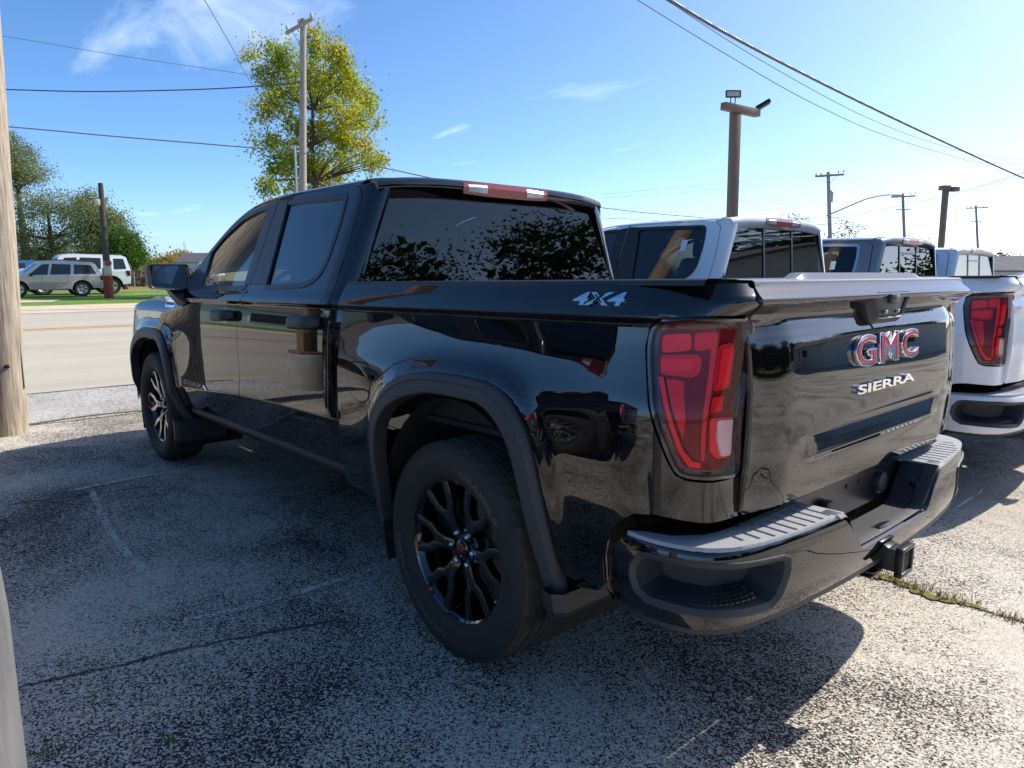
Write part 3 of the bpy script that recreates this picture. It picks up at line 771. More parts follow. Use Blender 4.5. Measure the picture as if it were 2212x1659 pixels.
    # tailgate ---------------------------------------------------------------
    tgo = rounded([(.783, .765), (.783, .88), (.777, 1.10), (.783, 1.29), (.797, 1.33), (.806, 1.352), (.79, 1.386), (-.79, 1.386), (-.806, 1.352), (-.797, 1.33), (-.783, 1.29), (-.777, 1.10), (-.783, .88), (-.783, .765)], .01)
    lv = [.866, .872, .876, .88, .884, .888, .891, .894, .899, .905, .912, .92, .93, .938, .945, .949, .953, .957, .961, .966, .972, .98]+[1.235+.006*k for k in range(26)]
    tg = put('tailgate', panel_data(tgo, Stg, step=.03, vstep=.025, sign=1 if False else -1, extra=lambda u: lv, estep=.012, depth=.03), P, root)
    rows = []
    for k in range(41):
        y = -.795+1.59*k/40; r = .0165*sst(-.47, -.43, y)*(1-sst(.43, .47, y))
        rows.append([(-1.058, y, 1.382), (-1.056, y, 1.392), (-1.048, y, 1.396), (-1.012, y, 1.397), (-1.004, y, 1.399+r), (-.965, y, 1.400+r), (-.957, y, 1.394+r), (-.955, y, 1.375)])
    strip('tailgate_cap', rows, 'cap_plastic', tg, ang=40)
    box('tailgate_back', (-.985, 0, 1.08), (.05, 1.57, .59), 'liner', tg, .01, rake=True)
    def tgm(S=Stg, y0=0, h0=1.17, off=.003, k=1):
        return lambda a, b, c: rk(on(S, y0-a, h0+b, off+c*k))
    bd = text_mesh('maker_emblem', 'GMC', 'chrome', tg, tgm(h0=1.172, off=.008, k=.10), .100, .51, ext=.06, bold=.024, bev=.010, space=1.12)
    text_mesh('emblem_inlay', 'GMC', 'red_badge', bd, tgm(h0=1.172, off=.0155, k=.05), .082, .494, ext=.02, bold=-.004, space=1.12)
    text_mesh('model_lettering', 'SIERRA', 'chrome', tg, tgm(h0=1.053, off=.006, k=.22), .030, .465, ext=.025, bold=.02, bev=.006)
    # handle with camera
    hb = [(-.105, 1.262), (.105, 1.262), (.155, 1.335), (.145, 1.352), (-.145, 1.352), (-.155, 1.335)]
    rows = []
    def ring(o, sc_, ds):
        cx, cy = 0, 1.31
        return [Vector((-1.075-o, cx+(y-cx)*sc_, cy+(h-cy)*sc_+ds)) for y, h in rounded(hb, .012, 3)]
    # (handle bezel narrows towards the rear and leans under the blade)
    hr = [ring(-.03, 1.12, -.008), ring(0, 1.08, -.006), ring(.012, 1.0, 0), ring(.022, .93, .004), ring(.018, .86, .004), ring(.012, .84, .004)]
    hnd = strip('tailgate_handle', hr, 'plastic', tg, closed=True, ang=30)
    strip('handle_grip', [[Vector((p.x+.0, p.y, p.z)) for p in ring(.012, .86, .004)], ring(.02, .6, .01), ring(.022, .2, .01)], 'grey_plastic', hnd, closed=True, cap=True, ang=30)
    box('camera_housing', (-1.098, 0, 1.332), (.02, .07, .03), 'satin', hnd, .005, rake=True)
    for yy in (-.05, .05): box('handle_button', (-1.094, yy, 1.290), (.012, .03, .012), 'gloss_black', hnd, .003, rake=True)
    ck = [(.10, 1.262), (-.10, 1.262), (-.085, 1.232), (.085, 1.232)]
    put('handle_scoop', panel_data(rounded(ck, .01), Stg, step=.02, sign=-1, off=.004, depth=.01), P, tg)
    # bumper --------------------------------------------------------------------
    HB = BLEN/2
    def bs(y):  # arc position for lateral position on the rear face
        lo, hi = 0, BLEN
        for _ in range(40):
            m_ = (lo+hi)/2
            if _at(BPATH, m_)[1] > y: lo = m_
            else: hi = m_
        return lo
    pk = [(.136, .664), (.165, .674), (.258, .676), (.335, .676), (.452, .668), (.588, .660), (.618, .648), (.622, .61), (.592, .532), (.560, .505), (.474, .508), (.343, .520), (.235, .524), (.165, .526), (.125, .548), (.105, .591), (.110, .630)]
    pkR = [(BLEN-s, h) for s, h in pk[::-1]]
    bo = [(.01, .60), (.0, .55), (.0, .49), (.04, .466), (.16, .468), (.33, .478), (.55, .474), (.8, .472), (HB, .470)]
    bo = bo+[(BLEN-s, h) for s, h in bo[-2::-1]]
    top = [(.045, .665), (.085, .698), (.13, .704), (.30, .704), (.60, .702), (bs(.405), .70), (bs(.375), .688), (bs(.285), .578), (bs(.265), .566)]
    bo = bo+[(BLEN-s, h) for s, h in top]+top[::-1]
    bmp = put('rear_bumper', panel_data(bo, Sbump, holes=[pk, pkR], step=.025, vstep=.02, sign=1, estep=.015, depth=.02), P, root)
    for pl in (pk, pkR):
        Sr = resample(pl, .02)
        cs, ch = sum(p[0] for p in Sr)/len(Sr), sum(p[1] for p in Sr)/len(Sr)
        def rg_(d, off): return [on(Sbump, a_, b_, off, 1) for a_, b_ in (offset_poly(Sr, -d) if d else Sr)]
        rw = [rg_(0, .0), rg_(.001, .004), rg_(.006, .005), rg_(.020, -.006), rg_(.021, -.014), rg_(.026, -.06), rg_(.032, -.105)]
        pkt = strip('corner_step', rw, 'grey_plastic', bmp, closed=True, cap1=True, ang=28)
        # raised grip pattern on the step floor
        bm = bmesh.new()
        for a in range(16):
            for b in range(5):
                s2 = cs+(-.155+.31*(a+.5*(b % 2))/16); hb_ = .538+.012*max(0, abs(s2-cs)-.12)/.1; q = on(Sbump, s2, hb_, -.022-.016*b, 1); t_ = on(Sbump, s2+.01, hb_, -.022-.016*b, 1)-q; an = math.atan2(t_.y, t_.x)
                add_box(bm, q+Vector((0, 0, .0035)), (.013, .0055, .006), 0, Matrix.Rotation(an, 3, 'Z'))
        for v in bm.verts: v.co.z -= RAKE*v.co.x
        from_bm('step_tread', bm, 'plastic', pkt, smooth=False)
    lower = [on(Sbump, s, .47, .004, 1) for s in [BLEN*k/60 for k in range(61)]]
    strip('bumper_valance', [[Vector((p.x, p.y, p.z+.012)) for p in lower], [Vector((p.x, p.y, p.z-.006)) for p in lower], [Vector((p.x*.9+.02, p.y*.93, p.z-.012)) for p in lower]], 'plastic', bmp, ang=40)
    # top pads with slots
    outer = [(_at(BPATH, s)) for s in [bs(.40)-k*(bs(.40)-.09)/24 for k in range(25)]]
    def ins_(p, d):
        c = Vector((-.55, 0)); v = Vector(p)-c; return tuple(Vector(p)-v.normalized()*d)
    for s in (1, -1):
        po = [ins_(p, .010) for p in outer]
        pol = po+[(-.86, .955), (-.93, .93), (-.985, .86), (-1.0, .80), (-1.012, .40)]
        pol = [(x, y*s) for x, y in pol]
        slots = []
        for k in range(9):
            yc = (.445+.046*k); x1 = -1.145+.03*(k/8)**2+.035*max(0, (k-5)/3)**1.5; x0 = -1.03-.004*k*.4
            slots.append([(x1, s*(yc-.007+.008)), (x1, s*(yc+.007+.008)), (x0, s*(yc+.007)), (x0, s*(yc-.007))])
        def Spad(x, y): return (x, y, .711)
        put('step_pad', panel_data(pol, Spad, holes=slots, step=.05, sign=1, depth=.012, estep=.03), 'step_plastic', bmp)
        put('slot_floor', panel_data([(-1.15, s*.43), (-1.11, s*.83), (-1.02, s*.83), (-1.02, s*.43)], Spad, step=.2, sign=1, off=-.011, depth=0), 'dark', bmp)
        # inner ledge below the bed corner
        put('step_ledge', panel_data([(-1.01, .40*s), (-1.0, .80*s), (-.93, .93*s), (-.80, .965*s), (-.76, .90*s), (-.90, .40*s)], Spad, step=.1, sign=1, off=-.03, depth=.01), 'dark', bmp)
    # centre notch
    prof = [(.44, .7125), (.41, .7125), (.395, .708), (.378, .693), (.285, .580), (.262, .568), (.2, .566)]
    prof = prof+[(-y, h) for y, h in prof[::-1]]
    strip('step_notch', [[(x, y, h+dh) for y, h in prof] for x, dh in ((-1.172, -.010), (-1.166, -.003), (-1.155, 0), (-1.115, 0), (-1.112, -.004), (-1.035, -.004))], 'grey_plastic', bmp, ang=35)
    strip('plate_panel', [[(-1.02, y, h) for y in (-.62, -.30, -.14, .14, .30, .62)] for h in (.59, .72)], 'satin', bmp)
    box('plate_shelf', (-.985, 0, .722), (.08, 1.5, .006), 'satin', bmp, rake=True)
    lathe('trailer_socket', [(0, -1.048), (.02, -1.048), (.038, -1.042), (.042, -1.03), (.042, -1.01)], 'plastic', bmp, 24, 'x', loc=(0, -.21, .655+.019))
    box('trailer_plug', (-1.035, .23, .645), (.03, .05, .07), 'plastic', bmp, .008, rake=True)
    for yy in (-.045, .055): box('plate_hole', (-1.0216, yy, .69), (.002, .012, .016), 'dark', bmp, rake=True)
    for yy in (-.33, .33):
        box('parking_sensor', (-1.105, yy*1.0, .63), (.03, .004, .03), 'gloss_black', bmp, .001, rake=True)
    # hitch
    ht = box('hitch_receiver', (-1.10, 0, .465), (.22, .078, .078), 'satin', root, .006, rake=True)
    bm = bmesh.new()
    for c_, s_ in (((-1.205, 0, .508), (.026, .102, .016)), ((-1.205, 0, .422), (.026, .102, .016)), ((-1.205, .0435, .465), (.026, .015, .07)), ((-1.205, -.0435, .465), (.026, .015, .07))): add_box(bm, c_, s_, .004)
    for v in bm.verts: v.co.z -= RAKE*v.co.x
    from_bm('receiver_collar', bm, 'satin', ht)
    box('receiver_opening', (-1.2105, 0, .465), (.002, .055, .055), 'dark', ht, rake=True)
    box('hitch_bracket', (-1.12, 0, .53), (.07, .10, .07), 'satin', ht, .01, Matrix.Rotation(R(25), 3, 'Y'), rake=True)
    lathe('pin_hole', [(0, .0395), (.009, .0395), (.009, .03)], 'dark', ht, 12, 'y', loc=(-1.15, 0, .486))
    box('chain_plate', (-1.10, .07, .418), (.10, .10, .008), 'satin', ht, .003, rake=True)
    lathe('chain_hole', [(.018, .424), (.030, .424), (.030, .432), (.018, .432)], 'satin', ht, 16, 'z', loc=(-1.125, .08, .02))
    # exhaust, axle, frame, spare, underbody
    tube('exhaust_pipe', [(-.55, -.10, .52), (-1.0, -.12, .55)], .045, 'steel', root, 16)
    for s in (1, -1): box('frame_rail', (1.6, .46*s, .50), (5.2, .08, .14), 'dark', root, rake=True)
    box('underbody', (1.9, 0, .56), (2.6, 1.7, .06), 'dark', root, rake=True)
    tube('rear_axle', [(0, -.75, .405), (0, .75, .405)], .05, 'dark', root, 10)
    tube('front_axle', [(WB, -.75, .405), (WB, .75, .405)], .05, 'dark', root, 10)
    lathe('spare_wheel', [(0, .40), (.30, .40), (.36, .43), (.36, .52), (0, .55)], 'rubber', root, 24, 'z', loc=(-.62, 0, .05))
    # wheels
    for s in (1, -1):
        build_wheel(root, s, 0, .865, None); build_wheel(root, s, WB, .865, 'machined')  # rear spoke faces black: dark reflection on machined alloy put into the colour
    # door mirrors
    for s in (1, -1):
        m = s < 0
        def msec(x, k, dz=0):
            pl = rounded([(.945, 1.372), (.925, 1.415), (.935, 1.525), (1.165, 1.523), (1.185, 1.50), (1.18, 1.385), (1.165, 1.366), (.99, 1.352)], .018, 4)
            cx, cz = 1.05, 1.44
            return [(x, cx+(y-cx)*k, cz+(h-cz)*k+dz) for y, h in pl]
        mr = strip('door_mirror', [msec(2.93, .90), msec(2.925, .97), msec(2.935, 1.0), msec(2.97, 1.0), msec(3.03, .95), msec(3.07, .82), msec(3.095, .55), msec(3.1, .1)], 'plastic', root, mirror=m, closed=True, ang=50)
        strip('mirror_rim', [msec(2.93, .90), msec(2.945, .885)], 'gloss_black', mr, mirror=m, closed=True)
        strip('mirror_glass', [msec(2.94, .89), msec(2.94, .4), msec(2.94, .01)], 'mirror', mr, mirror=m, closed=True)
        sp_ = rounded([(1.155, 1.503), (1.155, 1.455), (1.105, 1.455), (1.10, 1.503)], .008)
        strip('spot_mirror', [[(2.9385, y, h) for y, h in sp_], [(2.9385, 1.13+(y-1.13)*.05, 1.48+(h-1.48)*.05) for y, h in sp_]], 'mirror', mr, mirror=m, closed=True)
        arm = [(2.97, .92, 1.385), (2.97, 1.06, 1.365), (3.03, 1.06, 1.365), (3.03, .92, 1.385)]
        low = [(2.90, .95, 1.31), (2.91, .975, 1.27), (3.05, .975, 1.245), (3.05, .95, 1.32)]
        strip('mirror_arm', [arm, [((a[0]+b[0])/2, (a[1]+b[1])/2+.01, (a[2]+b[2])/2) for a, b in zip(arm, low)], low], 'plastic', mr, mirror=m, closed=True, cap=True, ang=40)
    # fender badge
    fb = rounded([(3.47, 1.285), (3.42, 1.235), (3.19, 1.235), (3.19, 1.30), (3.45, 1.305)], .012)
    q = put('fender_badge', panel_data(fb, Scab, step=.03, off=.008, depth=.01), 'chrome', fL)
    put('badge_field', panel_data(offset_poly(fb, -.012), Scab, step=.03, off=.0095, depth=.003), 'plastic', q)
    text_mesh('engine_lettering', 'V8', 'chrome', q, lambda a, b, c: rk(on(Scab, 3.28-a, 1.272+b, .0105+c*.1)), .022, .06, ext=.02, bold=.01)
    # front end
    gx = [(4.30, -.93), (4.50, -.84), (4.62, -.6), (4.68, 0), (4.62, .6), (4.50, .84), (4.30, .93)]
    gx = smooth_curve(gx, 4, False)
    strip('front_fascia', [[(x, y, h) for x, y in gx] for h in (.62, .70)]+[[(x-.0, y, h) for x, y in gx] for h in (.85, 1.05)]+[[(x-.06, y*.97, 1.17) for x, y in gx]], 'gloss_black', root, ang=60)
    strip('front_bumper', [[(x+.05, y*1.04, h) for x, y in gx] for h in (.44, .50, .60, .64)]+[[(x-.05, y, .66) for x, y in gx]], P, root, ang=40)
    for s in (1, -1):
        hl_ = [(4.555, .60, 1.14), (4.44, .83, 1.15), (4.33, .915, 1.14), (4.30, .945, 1.05), (4.38, .90, .92), (4.50, .80, .92), (4.60, .60, 1.02)]
        strip('headlamp', [[(x+.015, y+.008, h) for x, y, h in hl_], [(4.40, .75, 1.04)]*7], 'lamp_clear', root, mirror=s < 0, closed=True)
        strip('marker_lamp', [[(4.33, .93, 1.15), (4.305, .955, 1.05)], [(4.28, .955, 1.15), (4.26, .975, 1.05)]], 'amber', root, mirror=s < 0)
    strip('grille', [[(x+.012, y*.62, h) for x, y in gx] for h in (.78, .92, 1.10)], 'chrome', root, ang=40)
    # interior
    def seat(nm, x, y, w, hr=True):
        bm = bmesh.new(); add_box(bm, (x+.25, y, .93), (.50, w, .16), .05)
        add_box(bm, (x-.02, y, 1.26), (.13, w, .62), .06, Matrix.Rotation(R(-10), 3, 'Y'))
        for k in ((0,) if w < .8 else (-.46, .46)): add_box(bm, (x-.10, y+k, 1.645), (.09, .25, .17), .04); add_box(bm, (x-.09, y+k, 1.56), (.02, .14, .08), .005)
        return from_bm(nm, bm, 'cloth', root)
    seat('front_seat', 1.98, .42, .52); seat('front_seat', 1.98, -.42, .52); seat('rear_seat', 1.16, 0, 1.45)
    box('dashboard', (2.86, 0, 1.20), (.42, 1.62, .32), 'dash', root, .08)
    lathe('steering_wheel', [(.175+.016*math.cos(a), .016*math.sin(a)) for a in [k*math.pi/4 for k in range(9)]], 'satin', root, 28, 'x').matrix_local = Matrix.Translation((2.48, .42, 1.27)) @ Matrix.Rotation(R(-22), 4, 'Y')
    box('steering_hub', (2.50, .42, 1.26), (.06, .16, .10), 'satin', root, .02)
    box('centre_console', (2.15, 0, .98), (.8, .26, .35), 'dash', root, .04)
    box('cab_floor', (1.95, 0, .66), (2.2, 1.66, .04), 'dark', root)
    strip('roof_lining', [[(x, y*.93*.75, h-.045) for (x_, y, h) in [roof_sec(min(x, 2.2), t/4) for t in range(-4, 5)]] for x in (.95, 1.4, 1.8, 2.15)], 'cloth', root)
    box('inside_mirror', (2.42, 0, 1.70), (.03, .24, .07), 'satin', root, .01)
    return root
M['red_stop'] = pmat('stop_lamp_red', (.28, .008, .015), .15, coat=1)
truck = build_pickup()
tag(truck, 'glossy black crew cab pickup filling the foreground, seen from its rear left corner', 'pickup truck', 'pickups parked in a row')
def extra_parts(root, chrome, slider=True, sticker=None):
    if slider:
        def Sb(y, h): return (.836+.03*(h-1.4)/.4-.012*(y/.8)**2, y, h)
        g = [o for o in root.children if o.name.startswith('rear_window')][0]
        for y in (-.235, .235):
            put('slider_frame', panel_data([(y-.012, 1.40), (y+.012, 1.40), (y+.012, 1.80), (y-.012, 1.80)], Sb, step=.1, sign=-1, off=.002, depth=.004), 'satin', g)
        put('slider_frame', panel_data([(-.235, 1.72), (.235, 1.72), (.235, 1.735), (-.235, 1.735)], Sb, step=.1, sign=-1, off=.002, depth=.004), 'satin', g)
    if sticker:
        d = [o for o in root.children if o.name.startswith('rear_door')][0]
        u, h = sticker
        put('window_sticker', panel_data([(u, h), (u-.055, h), (u-.055, h+.085), (u, h+.085)], Scab, step=.05, off=.001, depth=.001), 'sticker', d)
specs = [((.20, -3.25, -.0), {'black_paint': 'white_paint'}, 'white crew cab pickup parked directly beside the black pickup, stop lamp red with white ends', True, (1.24, 1.62)),
         ((.10, -5.86, -.08), {'black_paint': 'grey_paint', 'satin_black': 'blue_chrome'}, 'slate grey crew cab pickup between the two white pickups', True, (1.30, 1.56)),
         ((.15, -8.27, -.13), {'black_paint': 'white_paint', 'satin_black': 'blue_chrome'}, 'white crew cab pickup with chrome window trim, farthest of the row', True, None)]
for loc, swap, lab, sl, st in specs:
    t = copy_tree(truck, None, swap); t.location = loc; t['label'] = lab; extra_parts(t, False, sl, st)
# ------------------------------------------------------------------ ground
def lotz(x, y): return -.035*min(12, max(0, -y-3.6))*(1-sst(6.5, 9, x))
def speckle(name, dark, light, frac_lo, frac_hi, scale, tint, patch=.9, bump=.5, rough=.9, grime=(.16, .13, .085), gr=.35, wear=0):
    m, nt, b = newmat(name); A = nt.nodes.new; K = nt.links.new
    t = A('ShaderNodeTexCoord')
    v = A('ShaderNodeTexVoronoi'); v.inputs['Scale'].default_value = scale; v.inputs['Randomness'].default_value = 1; K(t.outputs['Object'], v.inputs['Vector'])
    sp = A('ShaderNodeSeparateColor'); K(v.outputs['Color'], sp.inputs[0])
    nf = A('ShaderNodeTexNoise'); nf.inputs['Scale'].default_value = scale*1.5; nf.inputs['Detail'].default_value = 4; nf.inputs['Roughness'].default_value = .7; K(t.outputs['Object'], nf.inputs['Vector'])
    np_ = A('ShaderNodeTexNoise'); np_.inputs['Scale'].default_value = patch; np_.inputs['Detail'].default_value = 7; np_.inputs['Roughness'].default_value = .62; np_.inputs['Distortion'].default_value = .4; K(t.outputs['Object'], np_.inputs['Vector'])
    mr = A('ShaderNodeMapRange'); mr.inputs['From Min'].default_value = .34; mr.inputs['From Max'].default_value = .66; mr.inputs['To Min'].default_value = frac_lo; mr.inputs['To Max'].default_value = frac_hi; K(np_.outputs[0], mr.inputs[0])
    sx_ = A('ShaderNodeSeparateXYZ'); K(t.outputs['Object'], sx_.inputs[0])
    wx_ = A('ShaderNodeMapRange'); wx_.inputs['From Min'].default_value = -2.2; wx_.inputs['From Max'].default_value = -.2; wx_.inputs['To Min'].default_value = wear; wx_.inputs['To Max'].default_value = 0; K(sx_.outputs[0], wx_.inputs[0])
    fa_ = A('ShaderNodeMath'); fa_.operation = 'ADD'; K(mr.outputs[0], fa_.inputs[0]); K(wx_.outputs[0], fa_.inputs[1])
    # chip value = random per chip blended with fine noise
    s1 = A('ShaderNodeMath'); s1.operation = 'MULTIPLY_ADD'; s1.inputs[1].default_value = .85; K(sp.outputs[0], s1.inputs[0])
    s2 = A('ShaderNodeMath'); s2.operation = 'MULTIPLY'; s2.inputs[1].default_value = .28; K(nf.outputs[0], s2.inputs[0]); K(s2.outputs[0], s1.inputs[2])
    df = A('ShaderNodeMath'); df.operation = 'SUBTRACT'; K(s1.outputs[0], df.inputs[0]); K(fa_.outputs[0], df.inputs[1])
    ss = A('ShaderNodeMapRange'); ss.interpolation_type = 'SMOOTHSTEP'; ss.inputs['From Min'].default_value = -.16; ss.inputs['From Max'].default_value = .26; K(df.outputs[0], ss.inputs[0])
    mx_ = A('ShaderNodeMix'); mx_.data_type = 'RGBA'; mx_.inputs['A'].default_value = rgb(dark); K(ss.outputs[0], mx_.inputs['Factor'])
    cr_ = A('ShaderNodeMix'); cr_.data_type = 'RGBA'; cr_.inputs['A'].default_value = rgb([c*.7 for c in light]); cr_.inputs['B'].default_value = rgb([min(.8, c*1.25) for c in light]); K(sp.outputs[1], cr_.inputs['Factor'])
    K(cr_.outputs['Result'], mx_.inputs['B'])
    ng = A('ShaderNodeTexNoise'); ng.inputs['Scale'].default_value = .55; ng.inputs['Detail'].default_value = 6; mpg = A('ShaderNodeMapping'); mpg.inputs['Location'].default_value = (5, 3, 1); K(t.outputs['Object'], mpg.inputs[0]); K(mpg.outputs[0], ng.inputs['Vector'])
    mg = A('ShaderNodeMapRange'); mg.inputs['From Min'].default_value = .5; mg.inputs['From Max'].default_value = .75; mg.inputs['To Max'].default_value = gr; K(ng.outputs[0], mg.inputs[0])
    g = A('ShaderNodeMix'); g.data_type = 'RGBA'; g.inputs['B'].default_value = rgb(grime); K(mg.outputs[0], g.inputs['Factor']); K(mx_.outputs['Result'], g.inputs['A'])
    K(g.outputs['Result'], b.inputs['Base Color']); b.inputs['Roughness'].default_value = rough; b.inputs['Specular IOR Level'].default_value = .3
    bp = A('ShaderNodeBump'); bp.inputs['Strength'].default_value = bump; bp.inputs['Distance'].default_value = .006; K(ss.outputs[0], bp.inputs['Height']); K(bp.outputs[0], b.inputs['Normal'])
    return m
M['asphalt'] = speckle('worn_asphalt', (.032, .029, .027), (.60, .53, .435), .12, .86, 165, None, patch=.8, bump=.35, gr=.4, wear=-.30)
M['old_pavement'] = speckle('old_pavement', (.14, .135, .125), (.48, .45, .41), .10, .40, 80, None, patch=1.1)
def plain_noise(name, c1, c2, scale, stretch=(1, 1, 1), fine=60, fa=.25, rough=.9):
    m, nt, b = newmat(name); A = nt.nodes.new; K = nt.links.new
    t = A('ShaderNodeTexCoord'); mp_ = A('ShaderNodeMapping'); mp_.inputs['Scale'].default_value = stretch; K(t.outputs['Object'], mp_.inputs[0])
    n = A('ShaderNodeTexNoise'); n.inputs['Scale'].default_value = scale; n.inputs['Detail'].default_value = 7; n.inputs['Roughness'].default_value = .65; K(mp_.outputs[0], n.inputs['Vector'])
    f = A('ShaderNodeTexNoise'); f.inputs['Scale'].default_value = fine; f.inputs['Detail'].default_value = 3; K(t.outputs['Object'], f.inputs['Vector'])
    s = A('ShaderNodeMath'); s.operation = 'MULTIPLY_ADD'; s.inputs[1].default_value = fa; K(f.outputs[0], s.inputs[0]); K(n.outputs[0], s.inputs[2])
    r = A('ShaderNodeMapRange'); r.inputs['From Min'].default_value = .35+fa*.5-.02; r.inputs['From Max'].default_value = .65+fa*.5; K(s.outputs[0], r.inputs[0])
    x = A('ShaderNodeMix'); x.data_type = 'RGBA'; x.inputs['A'].default_value = rgb(c1); x.inputs['B'].default_value = rgb(c2); K(r.outputs[0], x.inputs['Factor']); K(x.outputs['Result'], b.inputs['Base Color'])
    b.inputs['Roughness'].default_value = rough; b.inputs['Specular IOR Level'].default_value = .25
    return m
M['road'] = plain_noise('road_surface', (.39, .345, .27), (.48, .43, .345), .35, (2.2, .25, 1), 25, .2)
M['sand'] = plain_noise('sandy_shoulder', (.50, .40, .28), (.62, .52, .38), 1.2)
M['grass'] = plain_noise('mown_grass', (.07, .15, .018), (.16, .26, .03), .5, (1, 1, 1), 8, .5)
M['field'] = plain_noise('field', (.12, .14, .03), (.24, .20, .08), .05, (1, 1, 1), 2, .4)
M['yellow_line'] = pmat('yellow_line', (.55, .32, .05), .8, var=.25, scale=6)
M['white_line'] = pmat('white_line', (.62, .60, .55), .8, var=.2, scale=6)
def sheet(name, xs, ys, fz, mat, parent=None):
    V = [(x, y, fz(x, y)) for x in xs for y in ys]; n = len(ys)
    F = [(i*n+j, (i+1)*n+j, (i+1)*n+j+1, i*n+j+1) for i in range(len(xs)-1) for j in range(n-1)]
    return mesh(name, V, F, mat, parent, smooth=True)
ysg = [-900, -300, -120, -60, -30]+[-20+k for k in range(0, 33)]+[16, 30, 60, 120, 300, 900]
sheet('ground', [-900, -300, -100, -40]+[-30+2*k for k in range(20)]+[9, 12, 20, 26, 40, 80, 200, 500, 1500], ysg, lambda x, y: lotz(x, y)-.03, 'field')['kind'] = 'structure'
sheet('parking_lot', [-22+1.0*k for k in range(28)]+[5.75], [-60]+ysg[4:-4]+[30], lotz, 'asphalt')['kind'] = 'structure'
sheet('pavement', [5.77, 6.4, 7.1, 7.73], [-60]+ysg[4:-4]+[40], lambda x, y: lotz(x, y)+.002, 'old_pavement')['kind'] = 'structure'
sheet('road', [7.76, 9, 12, 26], [-200, -60]+ysg[5:-6]+[60, 200], lambda x, y: lotz(x, y)-.012, 'road')['kind'] = 'structure'
mesh('yellow_line', [(18.1, -150, -.006), (18.32, -150, -.006), (18.32, 150, -.006), (18.1, 150, -.006)], [(0, 1, 2, 3)], 'yellow_line')['kind'] = 'structure'
mesh('yellow_line', [(18.55, -150, -.006), (18.7, -150, -.006), (18.7, 150, -.006), (18.55, 150, -.006)], [(0, 1, 2, 3)], 'yellow_line')['kind'] = 'structure'
for k in range(8):
    y = -1.75-9*k+18; mesh('lane_dash', [(12.45, y-2.2, -.006), (12.57, y-2.2, -.006), (12.57, y, -.006), (12.45, y, -.006)], [(0, 1, 2, 3)], 'white_line')['kind'] = 'structure'
def wavy(nm, x0, x1, y0, y1, z, mat, amp, n=40):
    V, F = [], []
    rnd = random.Random(nm)
    for k in range(n+1):
        y = y0+(y1-y0)*k/n; V += [(x0+amp*rnd.uniform(-1, 1), y, z), (x1+amp*rnd.uniform(-1, 1), y, z)]
    F = [(2*k, 2*k+1, 2*k+3, 2*k+2) for k in range(n)]
    o = mesh(nm, V, F, mat); o['kind'] = 'structure'; return o
wavy('shoulder', 25.6, 31.5, -60, 60, -.002, 'sand', .35)
wavy('grass_verge', 31.0, 52, -80, 60, -.012, 'grass', .6, 60)
# sandy parking strip under the jeeps
mesh('gravel_patch', [(35.2, -3.2, .002), (37.6, -4.0, .002), (38.6, 2, .002), (38.5, 12, .002), (34.6, 12, .002), (34.2, 2, .002)], [(0, 1, 2, 3, 4, 5)], 'sand')['kind'] = 'structure'
# cracks, moss, old paint on the lot
M['crack'] = pmat('crack_dirt', (.085, .07, .05), .95, var=.6, scale=40)
M['moss'] = plain_noise('moss', (.15, .115, .045), (.15, .17, .02), 22, (1, 1, 1), 160, .9)
M['straw'] = pmat('dry_straw', (.45, .33, .15), .8)
def ribbon(nm, pts, wfn, z, mat, seed=1, n=8):
    rnd = random.Random(seed); P_ = smooth_curve(pts, n, False); V, F = [], []
    for i, p in enumerate(P_):
        a, b = P_[max(0, i-1)], P_[min(len(P_)-1, i+1)]; d = Vector((b[0]-a[0], b[1]-a[1])).normalized(); q = Vector((-d.y, d.x)); w_ = wfn(i/(len(P_)-1))
        c = Vector(p)+q*rnd.gauss(0, .004); s, e = c+q*w_*rnd.uniform(.6, 1.3), c-q*w_*rnd.uniform(.6, 1.3)
        V += [(s.x, s.y, z), (e.x, e.y, z)]
    F = [(2*k, 2*k+1, 2*k+3, 2*k+2) for k in range(len(P_)-1)]
    o = mesh(nm, V, F, mat); return o
def scr(*pts): 
    out = []
    for px, py in pts:
        d = (at(px, py, 1)-CAMP); t = -CAMP.z/d.z; p = CAMP+d*t; out.append((p.x, p.y))
    return out
ck = [(3.0, -.93), (1.2, -.95), (0, -.93), (-.69, -.943), (-.85, -.957), (-1.03, -.90), (-1.16, -.944), (-1.27, -.937), (-1.36, -.949), (-1.6, -.93), (-2.2, -.97), (-3.5, -.9)]
ribbon('crack', ck, lambda t: .007, .0035, 'crack', 2)['kind'] = 'structure'
o = ribbon('moss', [(-.60, -.94), (-.69, -.95), (-.85, -.965), (-1.03, -.91), (-1.16, -.95), (-1.25, -.945)], lambda t: .030*math.sin(math.pi*min(1, t*.9+.12))**.6, .006, 'moss', 3, 10); tag(o, 'green moss growing along the crack behind the hitch', 'moss', None, 'stuff')
for i, pts in enumerate([scr((40, 1485), (150, 1462), (260, 1438), (400, 1402), (553, 1373), (740, 1338)), scr((20, 1090), (120, 1078), (240, 1062), (330, 1050)), [(5.9, 3.5), (5.86, 2.4), (5.8, 1.7), (5.9, 1.0), (5.78, .2), (5.8, -1.5)], [(7.7, 3), (7.74, 1), (7.72, -1), (7.76, -4)]]):
    ribbon('crack', pts, (lambda t: .004+.004*math.sin(t*9)**2) if i < 2 else (lambda t: .03), .0042 if i < 2 else .0065, 'crack', 5+i, 10)['kind'] = 'structure'
M['old_paint'] = None
